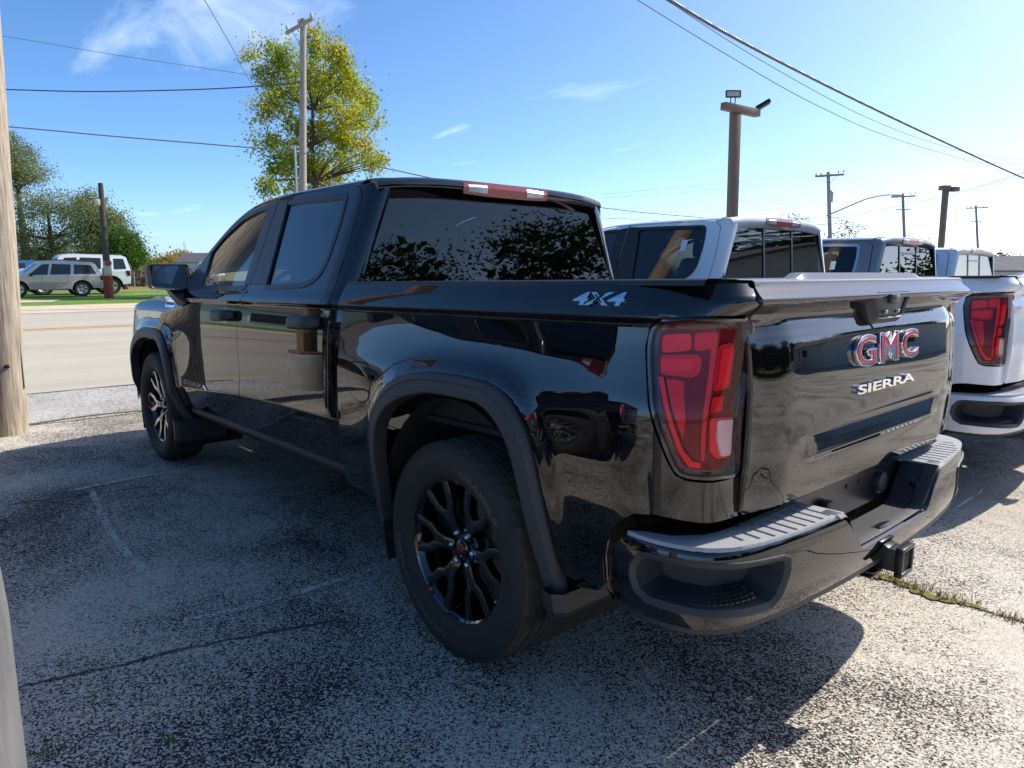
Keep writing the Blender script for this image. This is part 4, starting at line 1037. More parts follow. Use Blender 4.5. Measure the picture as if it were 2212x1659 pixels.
def worn(name, col, thr):
    m = bpy.data.materials.new(name); m.use_nodes = True; nt = m.node_tree; b = nt.nodes['Principled BSDF']; b.inputs['Base Color'].default_value = rgb(col); b.inputs['Roughness'].default_value = .85
    t = nt.nodes.new('ShaderNodeTexCoord'); n = nt.nodes.new('ShaderNodeTexNoise'); n.inputs['Scale'].default_value = 70; n.inputs['Detail'].default_value = 3; nt.links.new(t.outputs['Object'], n.inputs['Vector'])
    n2 = nt.nodes.new('ShaderNodeTexNoise'); n2.inputs['Scale'].default_value = 5; nt.links.new(t.outputs['Object'], n2.inputs['Vector'])
    a = nt.nodes.new('ShaderNodeMath'); a.operation = 'MULTIPLY_ADD'; a.inputs[1].default_value = .5; nt.links.new(n2.outputs[0], a.inputs[0]); nt.links.new(n.outputs[0], a.inputs[2])
    r = nt.nodes.new('ShaderNodeMapRange'); r.inputs['From Min'].default_value = thr; r.inputs['From Max'].default_value = thr+.06; nt.links.new(a.outputs[0], r.inputs[0]); nt.links.new(r.outputs[0], b.inputs['Alpha'])
    return m
M['old_paint'] = worn('worn_white_paint', (.66, .61, .53), .70)
for pts, wd in ((scr((195, 1058), (240, 1150), (330, 1258)), .020), (scr((398, 1343), (480, 1325), (600, 1295), (730, 1255), (862, 1213)), .022), (scr((150, 1062), (280, 1035), (440, 1008)), .03)):
    ribbon('painted_line', pts, lambda t: wd, .0045, 'old_paint', 8, 10)['kind'] = 'structure'
# dry weeds and straw in the seam by the street
def blades(nm, spots, lab, mat, h=.05, n=14, spread=.05, seed=3):
    rnd = random.Random(seed); V, F = [], []
    for (x, y, z) in spots:
        for k in range(n):
            a = rnd.uniform(0, 6.28); r = abs(rnd.gauss(0, spread)); bx, by = x+r*math.cos(a), y+r*math.sin(a); hh = h*rnd.uniform(.4, 1.2); ln = rnd.uniform(.2, 1.3)*hh; a2 = rnd.uniform(0, 6.28)
            q = (math.cos(a2+1.57)*.003, math.sin(a2+1.57)*.003); b = len(V)
            V += [(bx-q[0], by-q[1], z), (bx+q[0], by+q[1], z), (bx+math.cos(a2)*ln, by+math.sin(a2)*ln, z+hh)]; F.append((b, b+1, b+2))
    o = mesh(nm, V, F, mat); tag(o, lab, 'weeds', None, 'stuff'); return o
rnd = random.Random(5)
blades('dry_weeds', [(5.86+rnd.gauss(0, .06), rnd.uniform(-.6, 3.2), .003) for k in range(60)], 'dry straw and weeds along the pavement seam', 'straw', .035, 10, .07)
M['weed_green'] = pmat('weed_green', (.08, .11, .02), .8)
gs = scr((365, 1605), (110, 1625), (255, 990), (1740, 1280))
blades('weeds', [(x, y, .002) for x, y in gs[:3]], 'small green weeds sprouting from the worn asphalt', 'weed_green', .03, 14, .02, 9)
blades('dry_weeds', [(-1.30-.03*k, -.945+.01*(k % 2), .002) for k in range(6)]+[(-.66-.035*k, -.955+.03*((k*7) % 5-2)/2, .004) for k in range(16)], 'tuft of dry grass in the crack behind the bumper', 'straw', .03, 22, .03, 11)
# loose straw stalks
bm = bmesh.new()
for k in range(46):
    px, py = rnd.uniform(40, 900), rnd.uniform(1000, 1650)
    (x, y), = scr((px, py)); a = rnd.uniform(0, 3.1); l = rnd.uniform(.02, .06)
    if x < 3.6 and y > 1.1: add_box(bm, (x, y, .004), (l, .0035, .003), 0, Matrix.Rotation(a, 3, 'Z'))
tag(from_bm('straw', bm, 'straw', None, False), 'loose straw stalks scattered over the shaded asphalt', 'straw', None, 'stuff')

# ------------------------------------------------------------------ poles, lamps, wires
M['pole_wood'] = pmat('weathered_pole', (.40, .325, .235), .9, var=.6, scale=10, stretch=(7, 7, .3), bump=1.0, bscale=40)
M['pole_grey'] = pmat('grey_pole_wood', (.33, .29, .24), .9, var=.3, scale=6, stretch=(5, 5, .4))
M['dark_wood'] = pmat('dark_pole_wood', (.07, .055, .05), .9, var=.4, scale=6, stretch=(4, 4, .4))
M['brown_metal'] = pmat('brown_painted_steel', (.20, .125, .075), .5, var=.12, scale=3)
M['galv'] = pmat('galvanised', (.42, .43, .44), .45, .6)
M['porcelain'] = pmat('porcelain', (.5, .48, .45), .25)
M['cable'] = pmat('black_cable', (.02, .02, .022), .6)
M['cable_twist'] = pmat('aluminium_cable', (.10, .10, .10), .45, .3)
M['cable_grey'] = pmat('grey_cable', (.16, .16, .165), .5)
M['lamp_face'] = pmat('lamp_face', (.55, .48, .36), .4)
M['red_base'] = pmat('red_pole_paint', (.28, .05, .03), .8, var=.3, scale=12)
M['concrete'] = pmat('concrete', (.30, .29, .27), .9, var=.25, scale=5, bump=.5, bscale=60)
M['bollard_grey'] = pmat('scuffed_grey', (.13, .128, .124), .75, var=.35, scale=7, stretch=(3, 3, .6), bump=.4, bscale=60)
M['green_wire'] = pmat('ground_wire', (.10, .20, .17), .6)
# nearest pole on the left
def wood_pole(nm, base, h, r0, r1, mat, top=None, n=14, seg=20):
    root = empty(nm, base); bm = bmesh.new(); tp = Vector(top or (0, 0, h)); rnd = random.Random(nm)
    add_tube(bm, [tp*(k/n) for k in range(n+1)], [r0+(r1-r0)*k/n+rnd.uniform(-.004, .004) for k in range(n+1)], seg)
    from_bm('shaft', bm, mat, root, True, 50); return root
np0 = wood_pole('utility_pole', (5.53, 1.765, 0), 9.5, .172, .125, 'pole_wood', (0.0, -.33, 9.5), 30, 28)
tag(np0, 'thick weathered wooden utility pole at the left edge, standing by the kerb', 'utility pole')
tube('ground_wire', [(-.10, -.158+.0005*k, .4+.3*k) for k in range(12)], .006, 'green_wire', np0, 6)
tube('knot', [(-.165, -.04, .62), (-.175, -.045, .60)], .02, 'dark', np0, 8)
# crack in the pole foot
strip('split', [[(-.112, -.131, .22), (-.118, -.127, .40), (-.113, -.131, .58)], [(-.100, -.141, .22), (-.10, -.142, .42), (-.108, -.135, .58)]], 'dark', np0, rake=False)
def crossarm(root, c, d, ln, mat, pins=(-.95, 0, .95), braces=True, s=.1):
    d = Vector(d).normalized(); c = Vector(c); an = math.atan2(d.y, d.x)
    a = box('crossarm', c, (ln, s, s*1.2), mat, root, .008, Matrix.Rotation(an, 3, 'Z'))
    for k in pins:
        p = c+d*(k*ln/2)
        lathe('insulator', [(0, .20), (.03, .20), (.055, .16), (.05, .12), (.065, .10), (.06, .05), (.02, .04), (.015, 0)], 'porcelain', root, 10, 'z', loc=p+Vector((0, 0, s*.6)))
    if braces:
        for sgn in (-1, 1): tube('brace', [c+d*sgn*ln*.28-Vector((0, 0, .02)), Vector((c.x, c.y, c.z-.65))], .02, 'galv', root, 5)
t1 = at(655, 42, 28); b1 = gnd(650, 28.4)
pl1 = wood_pole('utility_pole', b1, 11.4, .17, .115, 'pole_grey', tuple(t1-b1))
tag(pl1, 'tall grey utility pole with a single crossarm in front of the autumn tree', 'utility pole')
e1, e2 = at(612, 74, 29), at(676, 41, 27.1); crossarm(pl1, (e1+e2)/2-b1+Vector((-.12, 0, 0)), (e2-e1), 2.3, 'pole_grey', (-.92, .0, .92))
bb = box('conduit', (-.17, .1, 3.2), (.06, .06, 6), 'galv', pl1)
# distant poles to the right
def far_pole(px, top, d, lab, arm, lamp=False, trans=False, second=False):
    b = gnd(px+12, d, lotz(0, -20)); h = at(px, top, d).z-b.z; tpv = at(px, top, d)-b
    r = wood_pole('utility_pole', b, h, .17, .12, 'pole_grey', tuple(tpv), 8, 12); tag(r, lab, 'utility pole')
    a1, a2 = at(arm[0], arm[1], d+.6), at(arm[2], arm[3], d-.6); crossarm(r, (a1+a2)/2-b, a2-a1, (a2-a1).length, 'pole_grey', (-.95, -.6, .6, .95), True, .12)
    if trans: lathe('transformer', [(0, .45), (.10, .45), (.14, .40), (.17, .38), (.17, -.38), (0, -.42)], 'galv', r, 14, 'z', loc=at(1795, 425, d)-b)
    if lamp:
        pts = [at(1786, 466, d), at(1830, 447, d), at(1870, 430, d), at(1900, 423, d), at(1925, 420, d)]
        tube('lamp_arm', [p-b for p in pts], .06, 'galv', r, 6); box('lamp_head', at(1938, 422, d)-b, (.75, .25, .14), 'galv', r, .05, Matrix.Rotation(math.atan2(rt.y, rt.x), 3, 'Z'))
    if second:
        c1, c2 = at(second[0], second[1], d+.3), at(second[2], second[3], d-.3); q = (c1+c2)/2-b
        box('lower_crossarm', q, ((c2-c1).length, .1, .1), 'galv', r, .01, Matrix.Rotation(math.atan2((c2-c1).y, (c2-c1).x), 3, 'Z'))
    return r
far_pole(1789, 372, 52, 'utility pole carrying a transformer and a long street lamp arm', (1761, 383, 1824, 375), True, True)
far_pole(1950, 418, 70, 'utility pole with two crossarms between the street lamp and the far brown lamp post', (1925, 428, 1978, 421), second=(1935, 453, 1968, 452))
far_pole(2108, 444, 92, 'smallest and farthest utility pole, at the right edge', (2087, 450, 2134, 448), second=(2096, 477, 2122, 480))
b_ = gnd(1292, 80, -.4); o = wood_pole('utility_pole', b_, at(1291, 455, 80).z+.4, .17, .14, 'pole_grey', None, 4, 10); tag(o, 'stub of a distant pole just right of the black cab roof', 'utility pole')
# brown square lamp posts
def lamp_post(px, d, top, lab, heads, w=.19, lean=0, armz=0):
    b = gnd(px, d, lotz(0, gnd(px, d).y)); T = at(px+lean, top, d); h = T.z-b.z
    r = empty('lamp_post', b); tp = T-b
    an = math.atan2(rt.y, rt.x)+R(18)
    bm = bmesh.new(); add_box(bm, (0, 0, h/2), (w, w, h), .008, Matrix.Rotation(an, 3, 'Z'))
    for v in bm.verts: v.co += Vector((tp.x, tp.y, 0))*(v.co.z/h)
    from_bm('post', bm, 'brown_metal', r)
    lathe('base_plate', [(0, .05), (.25, .05), (.25, 0)], 'brown_metal', r, 4, 'z')
    return r, tp, an
r, tp, an = lamp_post(1581, 16, 232, 'a', None, lean=8)
tag(r, 'tall brown square lamp post with two floodlights behind the white pickup', 'lamp post')
a1, a2 = at(1562, 231, 15.7)-r.location, at(1637, 247, 16.3)-r.location
dv_ = (a2-a1); ang = math.atan2(dv_.y, dv_.x)
box('arm', (a1+a2)/2+Vector((0, 0, .02)), (dv_.length, .16, .16), 'brown_metal', r, .006, Matrix.Rotation(ang, 3, 'Z') @ Matrix.Rotation(-math.asin(dv_.z/dv_.length), 3, 'Y'))
f1 = at(1584, 203, 15.8)-r.location
fl = box('floodlight', f1, (.34, .07, .16), 'dark_metal' if 'dark_metal' in M else 'satin', r, .015, Matrix.Rotation(an-R(18), 3, 'Z') @ Matrix.Rotation(R(-12), 3, 'X'))
tov = (CAMP-Vector((r.location))-f1); tov.z = 0; tov.normalize()
box('lamp_face', f1+tov*.037-Vector((0, 0, .005)), (.28, .012, .11), 'lamp_face', fl, .002, Matrix.Rotation(an-R(18), 3, 'Z') @ Matrix.Rotation(R(-12), 3, 'X'))
for k in (-.05, .05): tube('bracket', [f1+rt*k-Vector((0, 0, .08)), f1+rt*k-Vector((0, 0, .2))], .014, 'satin', r, 5)
f2 = at(1648, 227, 16.3)-r.location
box('floodlight', f2, (.36, .09, .16), 'satin', r, .02, Matrix.Rotation(an-R(18), 3, 'Z') @ Matrix.Rotation(R(-30), 3, 'Y') @ Matrix.Rotation(R(70), 3, 'X'))
tube('bracket', [f2-Vector((0, 0, .03))-rt*.06, at(1632, 240, 16.3)-r.location], .025, 'satin', r, 6)
r, tp, an = lamp_post(2030, 32, 409, 'b', None, w=.20, lean=13)
tag(r, 'smaller brown lamp post with a T shaped head, behind the far white pickup', 'lamp post')
q = at(2047, 406, 32)-r.location
box('lamp_head', q-rt*.13, (.40, .32, .2), 'brown_metal', r, .01, Matrix.Rotation(an-R(18), 3, 'Z')); box('lamp_head', q+rt*.30-Vector((0, 0, .06)), (.36, .3, .2), 'brown_metal', r, .01, Matrix.Rotation(an, 3, 'Z'))
# dark leaning post with red foot by the jeeps
b = gnd(231, 36); T = at(217, 396, 36)-b
r = wood_pole('dark_post', b, T.z, .19, .12, 'dark_wood', tuple(T), 10, 14); tag(r, 'dark leaning wooden post with a red painted foot beside the parked jeeps', 'post')
lathe('red_foot', [(0, 1.50), (.215, 1.50), (.225, .02), (0, 0)], 'red_base', r, 16, 'z')
box('meter_box', at(232, 580, 35.6)-b, (.16, .36, .75), 'galv', r, .03); lathe('meter', [(0, 0), (.15, 0), (.15, .1), (.0, .12)], 'red_base', r, 14, 'x', loc=at(234, 577, 35.4)-b+Vector((-.1, 0, .2)))
box('yard_lamp', at(211, 437, 35.8)-b, (.2, .22, .34), 'porcelain', r, .06)
# bollard beside the camera
bo_ = lathe('bollard', [(0, 1.165), (.05, 1.158), (.085, 1.135), (.102, 1.09), (.106, 1.02), (.108, 0)], 'bollard_grey', None, 32, 'z'); bo_.location = (-.98, 2.497, 0)
tag(bo_, 'grey scuffed bollard at the lower left edge, close to the camera', 'bollard')
# wires
def wire(lab, pts, rad, mat='cable', n=16, tw=0, group=None):
    P_ = []
    pts = [at(*p) if len(p) == 3 and not isinstance(p, Vector) else p for p in pts]
    m_ = len(pts)
    for i in range(m_-1):
        q = [pts[max(0, min(m_-1, i+k))] for k in (-1, 0, 1, 2)]
        for j in range(n):
            t = j/n; P_.append(.5*(2*q[1]+(q[2]-q[0])*t+(2*q[0]-5*q[1]+4*q[2]-q[3])*t*t+(3*q[1]-q[0]-3*q[2]+q[3])*t**3))
    P_.append(pts[-1])
    bm = bmesh.new()
    if tw:
        D = []
        Ls = [0]
        for a, c in zip(P_, P_[1:]): Ls.append(Ls[-1]+(c-a).length)
        tot = Ls[-1]; stp = tw/7; k = 0; s = 0; fine = []
        while s < tot:
            while k < len(Ls)-2 and Ls[k+1] < s: k += 1
            fine.append((P_[k].lerp(P_[k+1], (s-Ls[k])/max(1e-6, Ls[k+1]-Ls[k])), s)); s += stp
        for ph in (0, 2.09, 4.19):
            pp = []
            for p, s in fine:
                a = 2*math.pi*s/tw+ph; pp.append(p+Vector((0, 0, 1))*rad*math.cos(a)+rt*rad*math.sin(a))
            add_tube(bm, pp, rad*.75, 5)
    else: add_tube(bm, P_, rad, 5)
    o = from_bm('power_line', bm, mat, None, True, 80); tag(o, lab, 'power line', group); return o
wire('upper dark service cable running from the left edge to the autumn tree', [(-200, 190, 27), (0, 193, 27), (190, 197.5, 27), (400, 194, 27), (545, 187, 27), (650, 178, 28)], .022, 'cable', 8)
wire('lower thick telephone line from the left pole past the crossarm pole', [(-200, 262, 27), (18, 274, 27), (240, 294, 27), (480, 314, 27.6), (650, 330, 28), (830, 363, 29), (990, 396, 30), (1290, 447, 34), (1520, 470, 40), (1786, 486, 52)], .024, 'cable_grey', 8)
wire('faint thin wire high in the upper left sky', [(-200, 52, 27), (0, 77, 27), (240, 117, 27), (520, 159, 27.5), (650, 178, 28)], .010, 'cable_grey', 8)
wire('steep guy wire dropping from the top edge to the crossarm pole', [(425, -30, 20), (442, 0, 20.5), (500, 100, 23), (548, 186, 25), (655, 318, 28)], .014, 'cable_grey', 8)
wire('thick twisted cable crossing the upper right sky', [(1390, -32, 9.0), (1445, 0, 9.5), (1560, 68, 11), (1700, 142, 13), (1850, 217, 15.5), (2020, 298, 19), (2212, 385, 24), (2330, 430, 28)], .017, 'cable_twist', 10, tw=.20)
wire('thin line starting leftmost at the top, sagging below the twisted cable', [(1340, -25, 14), (1378, 0, 14.5), (1560, 112, 17), (1740, 215, 20), (1900, 288, 24), (2050, 335, 29), (2130, 352, 32), (2300, 358, 36)], .010, 'cable', 10)
wire('thin line nearest under the twisted cable', [(1395, -30, 14), (1440, 0, 14.5), (1640, 128, 18), (1860, 248, 23), (2020, 310, 28), (2140, 338, 32), (2300, 348, 38)], .009, 'cable', 10)
wire('lower line dipping from the far right pole to the transformer pole', [(2330, 330, 30), (2212, 372, 34), (2100, 408, 40), (1960, 442, 48), (1850, 462, 52), (1790, 470, 54), (1500, 478, 60), (1280, 470, 66)], .016, 'cable', 10)
wire('pair of thin lines below the twisted cable end, upper one', [(2330, 350, 31), (2212, 377, 35), (2090, 425, 42), (1960, 458, 52), (1850, 474, 60), (1760, 480, 66)], .010, 'cable_grey', 10)
wire('pair of thin lines below the twisted cable end, lower one', [(2330, 362, 31), (2212, 384, 35), (2090, 434, 42), (1960, 466, 52), (1850, 480, 60), (1760, 485, 66)], .010, 'cable_grey', 10)
for i, (y0, y1, nm) in enumerate(((372, 418, 'topmost'), (384, 428, 'second'))):
    wire(nm+' wire strung between the crossarms of the right hand poles', [(1300, y0+48-4*i, 40), (1500, y0+30, 45), (1800, y0+4, 52), (1880, y0+28, 60), (1950, y1-2, 70), (2030, y1+20, 80), (2110, y1+26, 92), (2300, y1+54, 130)], .009, 'cable_grey', 6)
wire('slack line falling from the transformer pole towards the lower right', [(1786, 466, 52), (1850, 484, 50), (1960, 515, 48), (2075, 545, 47), (2212, 585, 46), (2330, 620, 45)], .014, 'cable_grey', 8)
for i, yy in enumerate((426, 438, 448)): wire(['highest', 'middle', 'lowest'][i]+' of three wires left of the transformer', [(1200, yy+28, 62), (1400, yy+22, 58), (1600, yy+10, 55), (1786, yy-8, 52)], .008, 'cable_grey', 6)
# ------------------------------------------------------------------ trees
def leaf_mat(name, cols, trans=.35):
    m = bpy.data.materials.new(name); m.use_nodes = True; nt = m.node_tree; nt.nodes.clear(); A = nt.nodes.new; K = nt.links.new
    g = A('ShaderNodeNewGeometry'); r = A('ShaderNodeValToRGB'); r.color_ramp.elements.remove(r.color_ramp.elements[0])
    for i, (p, c) in enumerate(cols):
        e = r.color_ramp.elements[0] if i == 0 else r.color_ramp.elements.new(p); e.position = p; e.color = rgb(c)
    n = A('ShaderNodeTexNoise'); n.inputs['Scale'].default_value = .35; n.inputs['Detail'].default_value = 3; t = A('ShaderNodeTexCoord'); K(t.outputs['Object'], n.inputs['Vector'])
    a = A('ShaderNodeMath'); a.operation = 'MULTIPLY_ADD'; a.inputs[1].default_value = .55; K(g.outputs['Random Per Island'], a.inputs[0])
    mr = A('ShaderNodeMapRange'); mr.inputs['From Min'].default_value = .3; mr.inputs['From Max'].default_value = .7; mr.inputs['To Max'].default_value = .5; K(n.outputs[0], mr.inputs[0]); K(mr.outputs[0], a.inputs[2]); K(a.outputs[0], r.inputs[0])
    d = A('ShaderNodeBsdfPrincipled'); d.inputs['Roughness'].default_value = .55; d.inputs['Specular IOR Level'].default_value = .35; K(r.outputs[0], d.inputs['Base Color'])
    tr = A('ShaderNodeBsdfTranslucent'); hs_ = A('ShaderNodeHueSaturation'); hs_.inputs['Value'].default_value = 1.5; hs_.inputs['Saturation'].default_value = 1.1; K(r.outputs[0], hs_.inputs['Color']); K(hs_.outputs[0], tr.inputs[0])
    x = A('ShaderNodeMixShader'); x.inputs[0].default_value = trans; K(d.outputs[0], x.inputs[1]); K(tr.outputs[0], x.inputs[2]); o = A('ShaderNodeOutputMaterial'); K(x.outputs[0], o.inputs[0]); return m
M['leaf_autumn'] = leaf_mat('autumn_maple_leaves', [(0, (.10, .17, .02)), (.4, (.21, .27, .03)), (.65, (.36, .35, .04)), (.85, (.46, .32, .04)), (1, (.46, .23, .04))], .55)
M['leaf_olive'] = leaf_mat('olive_leaves', [(0, (.08, .11, .04)), (.5, (.17, .20, .08)), (1, (.28, .30, .12))], .5)
M['leaf_green'] = leaf_mat('green_leaves', [(0, (.03, .075, .012)), (.5, (.06, .13, .015)), (1, (.15, .21, .025))])
M['leaf_dark'] = leaf_mat('dark_green_leaves', [(0, (.018, .035, .010)), (.6, (.04, .065, .014)), (1, (.10, .10, .02))])
M['leaf_yellow'] = leaf_mat('yellow_leaves', [(0, (.16, .15, .03)), (.5, (.26, .22, .05)), (1, (.32, .26, .10))])
M['bark'] = pmat('bark', (.075, .06, .048), .95, var=.4, scale=8, stretch=(3, 3, .5))
def foliage(nm, lobes, n, size, mat, parent, seed, clump=.45, per=30, droop=0, aspect=.6, flat=.7):
    'lobes: (centre, (rx,ry,rz)); leaf sized faces in clumps through the volume'
    r = np.random.default_rng(seed); vol = np.array([a*b*c for _, (a, b, c) in lobes])**.8; vol /= vol.sum()
    nc = max(1, n//per); cen = []
    for i in r.choice(len(lobes), nc, p=vol):
        c, s = lobes[i]; d = r.normal(size=3); d /= np.linalg.norm(d); cen.append(np.array(c)+d*np.array(s)*(r.uniform(.25, 1)**.5))
    cen = np.array(cen); C = np.repeat(cen, per, 0)+r.normal(size=(nc*per, 3))*clump*np.array([1, 1, flat])*r.uniform(.5, 1.3, size=(nc, 1)).repeat(per, 0)
    if droop: C[:, 2] -= np.abs(r.normal(size=len(C)))*droop
    m = len(C); a = r.normal(size=(m, 3)); a /= np.linalg.norm(a, axis=1)[:, None]; b = r.normal(size=(m, 3)); b -= a*(a*b).sum(1)[:, None]; b /= np.linalg.norm(b, axis=1)[:, None]
    s = size*r.uniform(.6, 1.3, size=(m, 1)); nn = np.cross(a, b)
    V = np.stack([C-a*s*.5, C-b*s*aspect*.5+nn*s*.08, C+a*s*.5, C+b*s*aspect*.5+nn*s*.08], 1).reshape(-1, 3)
    me = bpy.data.meshes.new(nm); me.vertices.add(4*m); me.vertices.foreach_set('co', V.ravel()); me.loops.add(4*m); me.loops.foreach_set('vertex_index', np.arange(4*m)); me.polygons.add(m); me.polygons.foreach_set('loop_start', np.arange(m)*4); me.update(calc_edges=True)
    return link(nm, me, mat, parent), cen
def tree(label, base, lobes, n, size, mat, seed, tr=.2, fork=.3, clump=.45, per=30, limbs=26, droop=0, name='tree', cat='tree', group=None, flat=.7):
    base = Vector(base); root = empty(name, base); tag(root, label, cat, group)
    lb = [((Vector(c)-base), s) for c, s in lobes]
    cr_, cen = foliage('crown', [(tuple(c), s) for c, s in lb], n, size, mat, root, seed, clump, per, droop, .6, flat)
    rnd = random.Random(seed); bm = bmesh.new()
    zt = max(c.z+s[2]*.6 for c, s in lb); zb = min(c.z-s[2] for c, s in lb); cx = sum((c for c, s in lb), Vector())/len(lb)
    fk = Vector((cx.x*.25, cx.y*.25, max(.8, zb*fork+.6)))
    tp = Vector((cx.x, cx.y, zt*.92)); tr_pts = [Vector((0, 0, -.05)), fk*.5+Vector((rnd.uniform(-.1, .1), rnd.uniform(-.1, .1), 0)), fk]+[fk.lerp(tp, k/6)+Vector((rnd.uniform(-.25, .25), rnd.uniform(-.25, .25), 0))*(k/6) for k in range(1, 7)]
    rr = [tr*1.25, tr, tr*.85]+[tr*.85*(1-k/6.3) for k in range(1, 7)]
    add_tube(bm, tr_pts, rr, 8)
    from_bm('trunk', bm, 'bark', root, True, 60); bm = bmesh.new()
    for k in range(limbs):
        e = Vector(cen[rnd.randrange(len(cen))]); cand = [p for p in tr_pts[2:] if p.z < e.z-.2] or [fk]; s = min(cand, key=lambda p: (p-e).length+.35*abs((e.z-p.z)-(Vector((e.x-p.x, e.y-p.y))).length)); i = tr_pts.index(s)
        md = s.lerp(e, .5)+Vector((rnd.uniform(-.3, .3), rnd.uniform(-.3, .3), rnd.uniform(0, .4)))*(e-s).length*.15
        r0 = max(.02, rr[i]*.5); add_tube(bm, [s, s.lerp(md, .6), md, md.lerp(e, .6), e], [r0, r0*.75, r0*.5, r0*.3, .012], 5)
    from_bm('branches', bm, 'bark', root, True, 60)
    return root
def lobe(px, py, rx, ry, d, dz=0, sq=1):
    k = d/1528.6; return (at(px, py, d+dz), (rx*k*sq, rx*k*sq, ry*k))
D1 = 40
mp_l = [(1700, 190, 20, 22), (1690, 270, 26, 26), (1820, 290, 24, 24), (1850, 380, 26, 26), (1440, 270, 20, 16), (1400, 250, 14, 12), (1505, 330, 24, 24), (1350, 310, 14, 12), (1450, 420, 28, 24), (1570, 300, 20, 20), (1560, 390, 22, 20), (1680, 400, 30, 26), (1770, 430, 28, 28), (1870, 470, 30, 26), (1960, 510, 26, 22), (2010, 570, 16, 16), (1720, 540, 34, 28), (1590, 500, 22, 20), (1500, 560, 30, 24), (1420, 600, 24, 20), (1380, 660, 12, 10), (1840, 600, 32, 26), (1940, 650, 28, 22), (2040, 650, 14, 12), (1590, 680, 30, 24), (1450, 770, 30, 20), (1370, 790, 14, 8), (1720, 720, 34, 28), (1850, 740, 32, 26), (1970, 790, 26, 20), (1500, 880, 30, 24), (1590, 860, 28, 24), (1710, 880, 36, 28), (1850, 870, 34, 26), (1990, 880, 30, 20), (2075, 865, 12, 10), (1450, 1000, 26, 18), (1600, 1000, 34, 24), (1780, 1000, 44, 26), (1430, 1050, 14, 8)]
rz_ = random.Random(2)
tree('tall maple turning yellow and orange behind the crossarm utility pole', gnd(690, D1), [lobe(a*.4, b*.4, c*.85, e*1.0, D1, rz_.uniform(-2.2, 2.2)) for a, b, c, e in mp_l], 30000, .17, 'leaf_autumn', 3, .26, .3, .30, 36, 90, flat=1.15)
D2 = 56
tree('big airy olive green tree at the far left, its top showing beside the near pole', gnd(60, D2+4), [lobe(30, 335, 50, 26, D2+4), lobe(62, 372, 40, 26, D2+4), lobe(20, 390, 40, 30, D2+4), lobe(10, 300, 26, 16, D2+4)], 12000, .16, 'leaf_olive', 11, .35, .5, .5, 22, 20)
tree('feathery olive green tree behind the parked jeeps', gnd(120, D2), [lobe(60, 450, 45, 35, D2), lobe(120, 440, 40, 28, D2), lobe(165, 470, 45, 40, D2), lobe(95, 520, 55, 32, D2), lobe(190, 440, 30, 26, D2), lobe(30, 500, 40, 40, D2), lobe(50, 555, 60, 22, D2), lobe(150, 540, 60, 30, D2)], 22000, .15, 'leaf_olive', 12, .40, .18, .5, 24, 34)
tree('olive green tree behind the dark leaning post', gnd(215, D2-2), [lobe(200, 430, 26, 22, D2-2), lobe(205, 480, 50, 45, D2-2), lobe(245, 490, 34, 38, D2-2), lobe(225, 530, 60, 40, D2-2)], 16000, .16, 'leaf_olive', 13, .3, .2, .45, 24, 26)
tree('rounded bright green young tree right of the dark leaning post', gnd(268, D2-4), [lobe(265, 520, 32, 26, D2-4), lobe(280, 550, 34, 26, D2-4), lobe(255, 560, 36, 22, D2-4)], 11000, .17, 'leaf_green', 14, .16, .3, .4, 24, 16)
for i, (px, py, rx, ry, d, mt, lab) in enumerate([(1830, 500, 42, 20, 66, 'leaf_yellow', 'sparse yellowing tree top behind the transformer pole'), (1985, 528, 34, 16, 72, 'leaf_yellow', 'thin bare tree top above the grey pickup roof'), (1720, 478, 16, 8, 66, 'leaf_yellow', 'tiny tree top left of the transformer pole')]):
    tree(lab, gnd(px, d, -.4), [lobe(px-12, py, rx*.6, ry, d), lobe(px+14, py+3, rx*.6, ry, d), lobe(px, py+26, rx, ry*1.4, d)], 700, .22, mt, 30+i, .12, .5, .5, 8, 46)
for i, (px, py, rx, ry, d, mt, lab) in enumerate([(2155, 578, 26, 26, 95, 'leaf_green', 'light green tree right of the last white pickup'), (2195, 585, 24, 24, 90, 'leaf_dark', 'dark green tree behind the white gabled house'), (2250, 580, 30, 30, 92, 'leaf_green', 'green tree at the right edge beyond the house')]):
    tree(lab, gnd(px, d, -.4), [lobe(px, py-6, rx*.8, ry*.7, d), lobe(px-10, py+8, rx*.8, ry*.7, d), lobe(px+10, py+6, rx*.8, ry*.7, d)], 4000, .40, mt, 40+i, .25, .3, .6, 20, 12)
# hedge line on the horizon
rl = random.Random(4)
lb = []
for k in range(46):
    px = 285+4.2*k; d = 190+rl.uniform(-15, 25); h = rl.uniform(8, 20)*(1.25 if 330 < px < 440 else 1)
    lb.append(lobe(px, 588-h*.8, rl.uniform(8, 16), h, d))
o, _ = foliage('distant_treeline', [(tuple(c), s) for c, s in lb], 9000, .9, M['leaf_yellow'], None, 50, 1.0, 12); tag(o, 'distant hazy line of yellow green trees on the left horizon', 'treeline', None, 'stuff')
lb = [lobe(-150+14*k, 575, 16, rl.uniform(8, 16), 150) for k in range(32)]
o, _ = foliage('distant_treeline', [(tuple(c), s) for c, s in lb], 5000, .8, M['leaf_green'], None, 51, .9, 12); tag(o, 'distant green trees on the horizon behind the jeeps', 'treeline', None, 'stuff')
lb = [lobe(1260+22*k, 590, 20, rl.uniform(5, 12), 150) for k in range(60)]
o, _ = foliage('distant_treeline', [(tuple(c), s) for c, s in lb], 5000, .8, M['leaf_green'], None, 52, .9, 12); tag(o, 'far treeline behind the row of pickups', 'treeline', None, 'stuff')
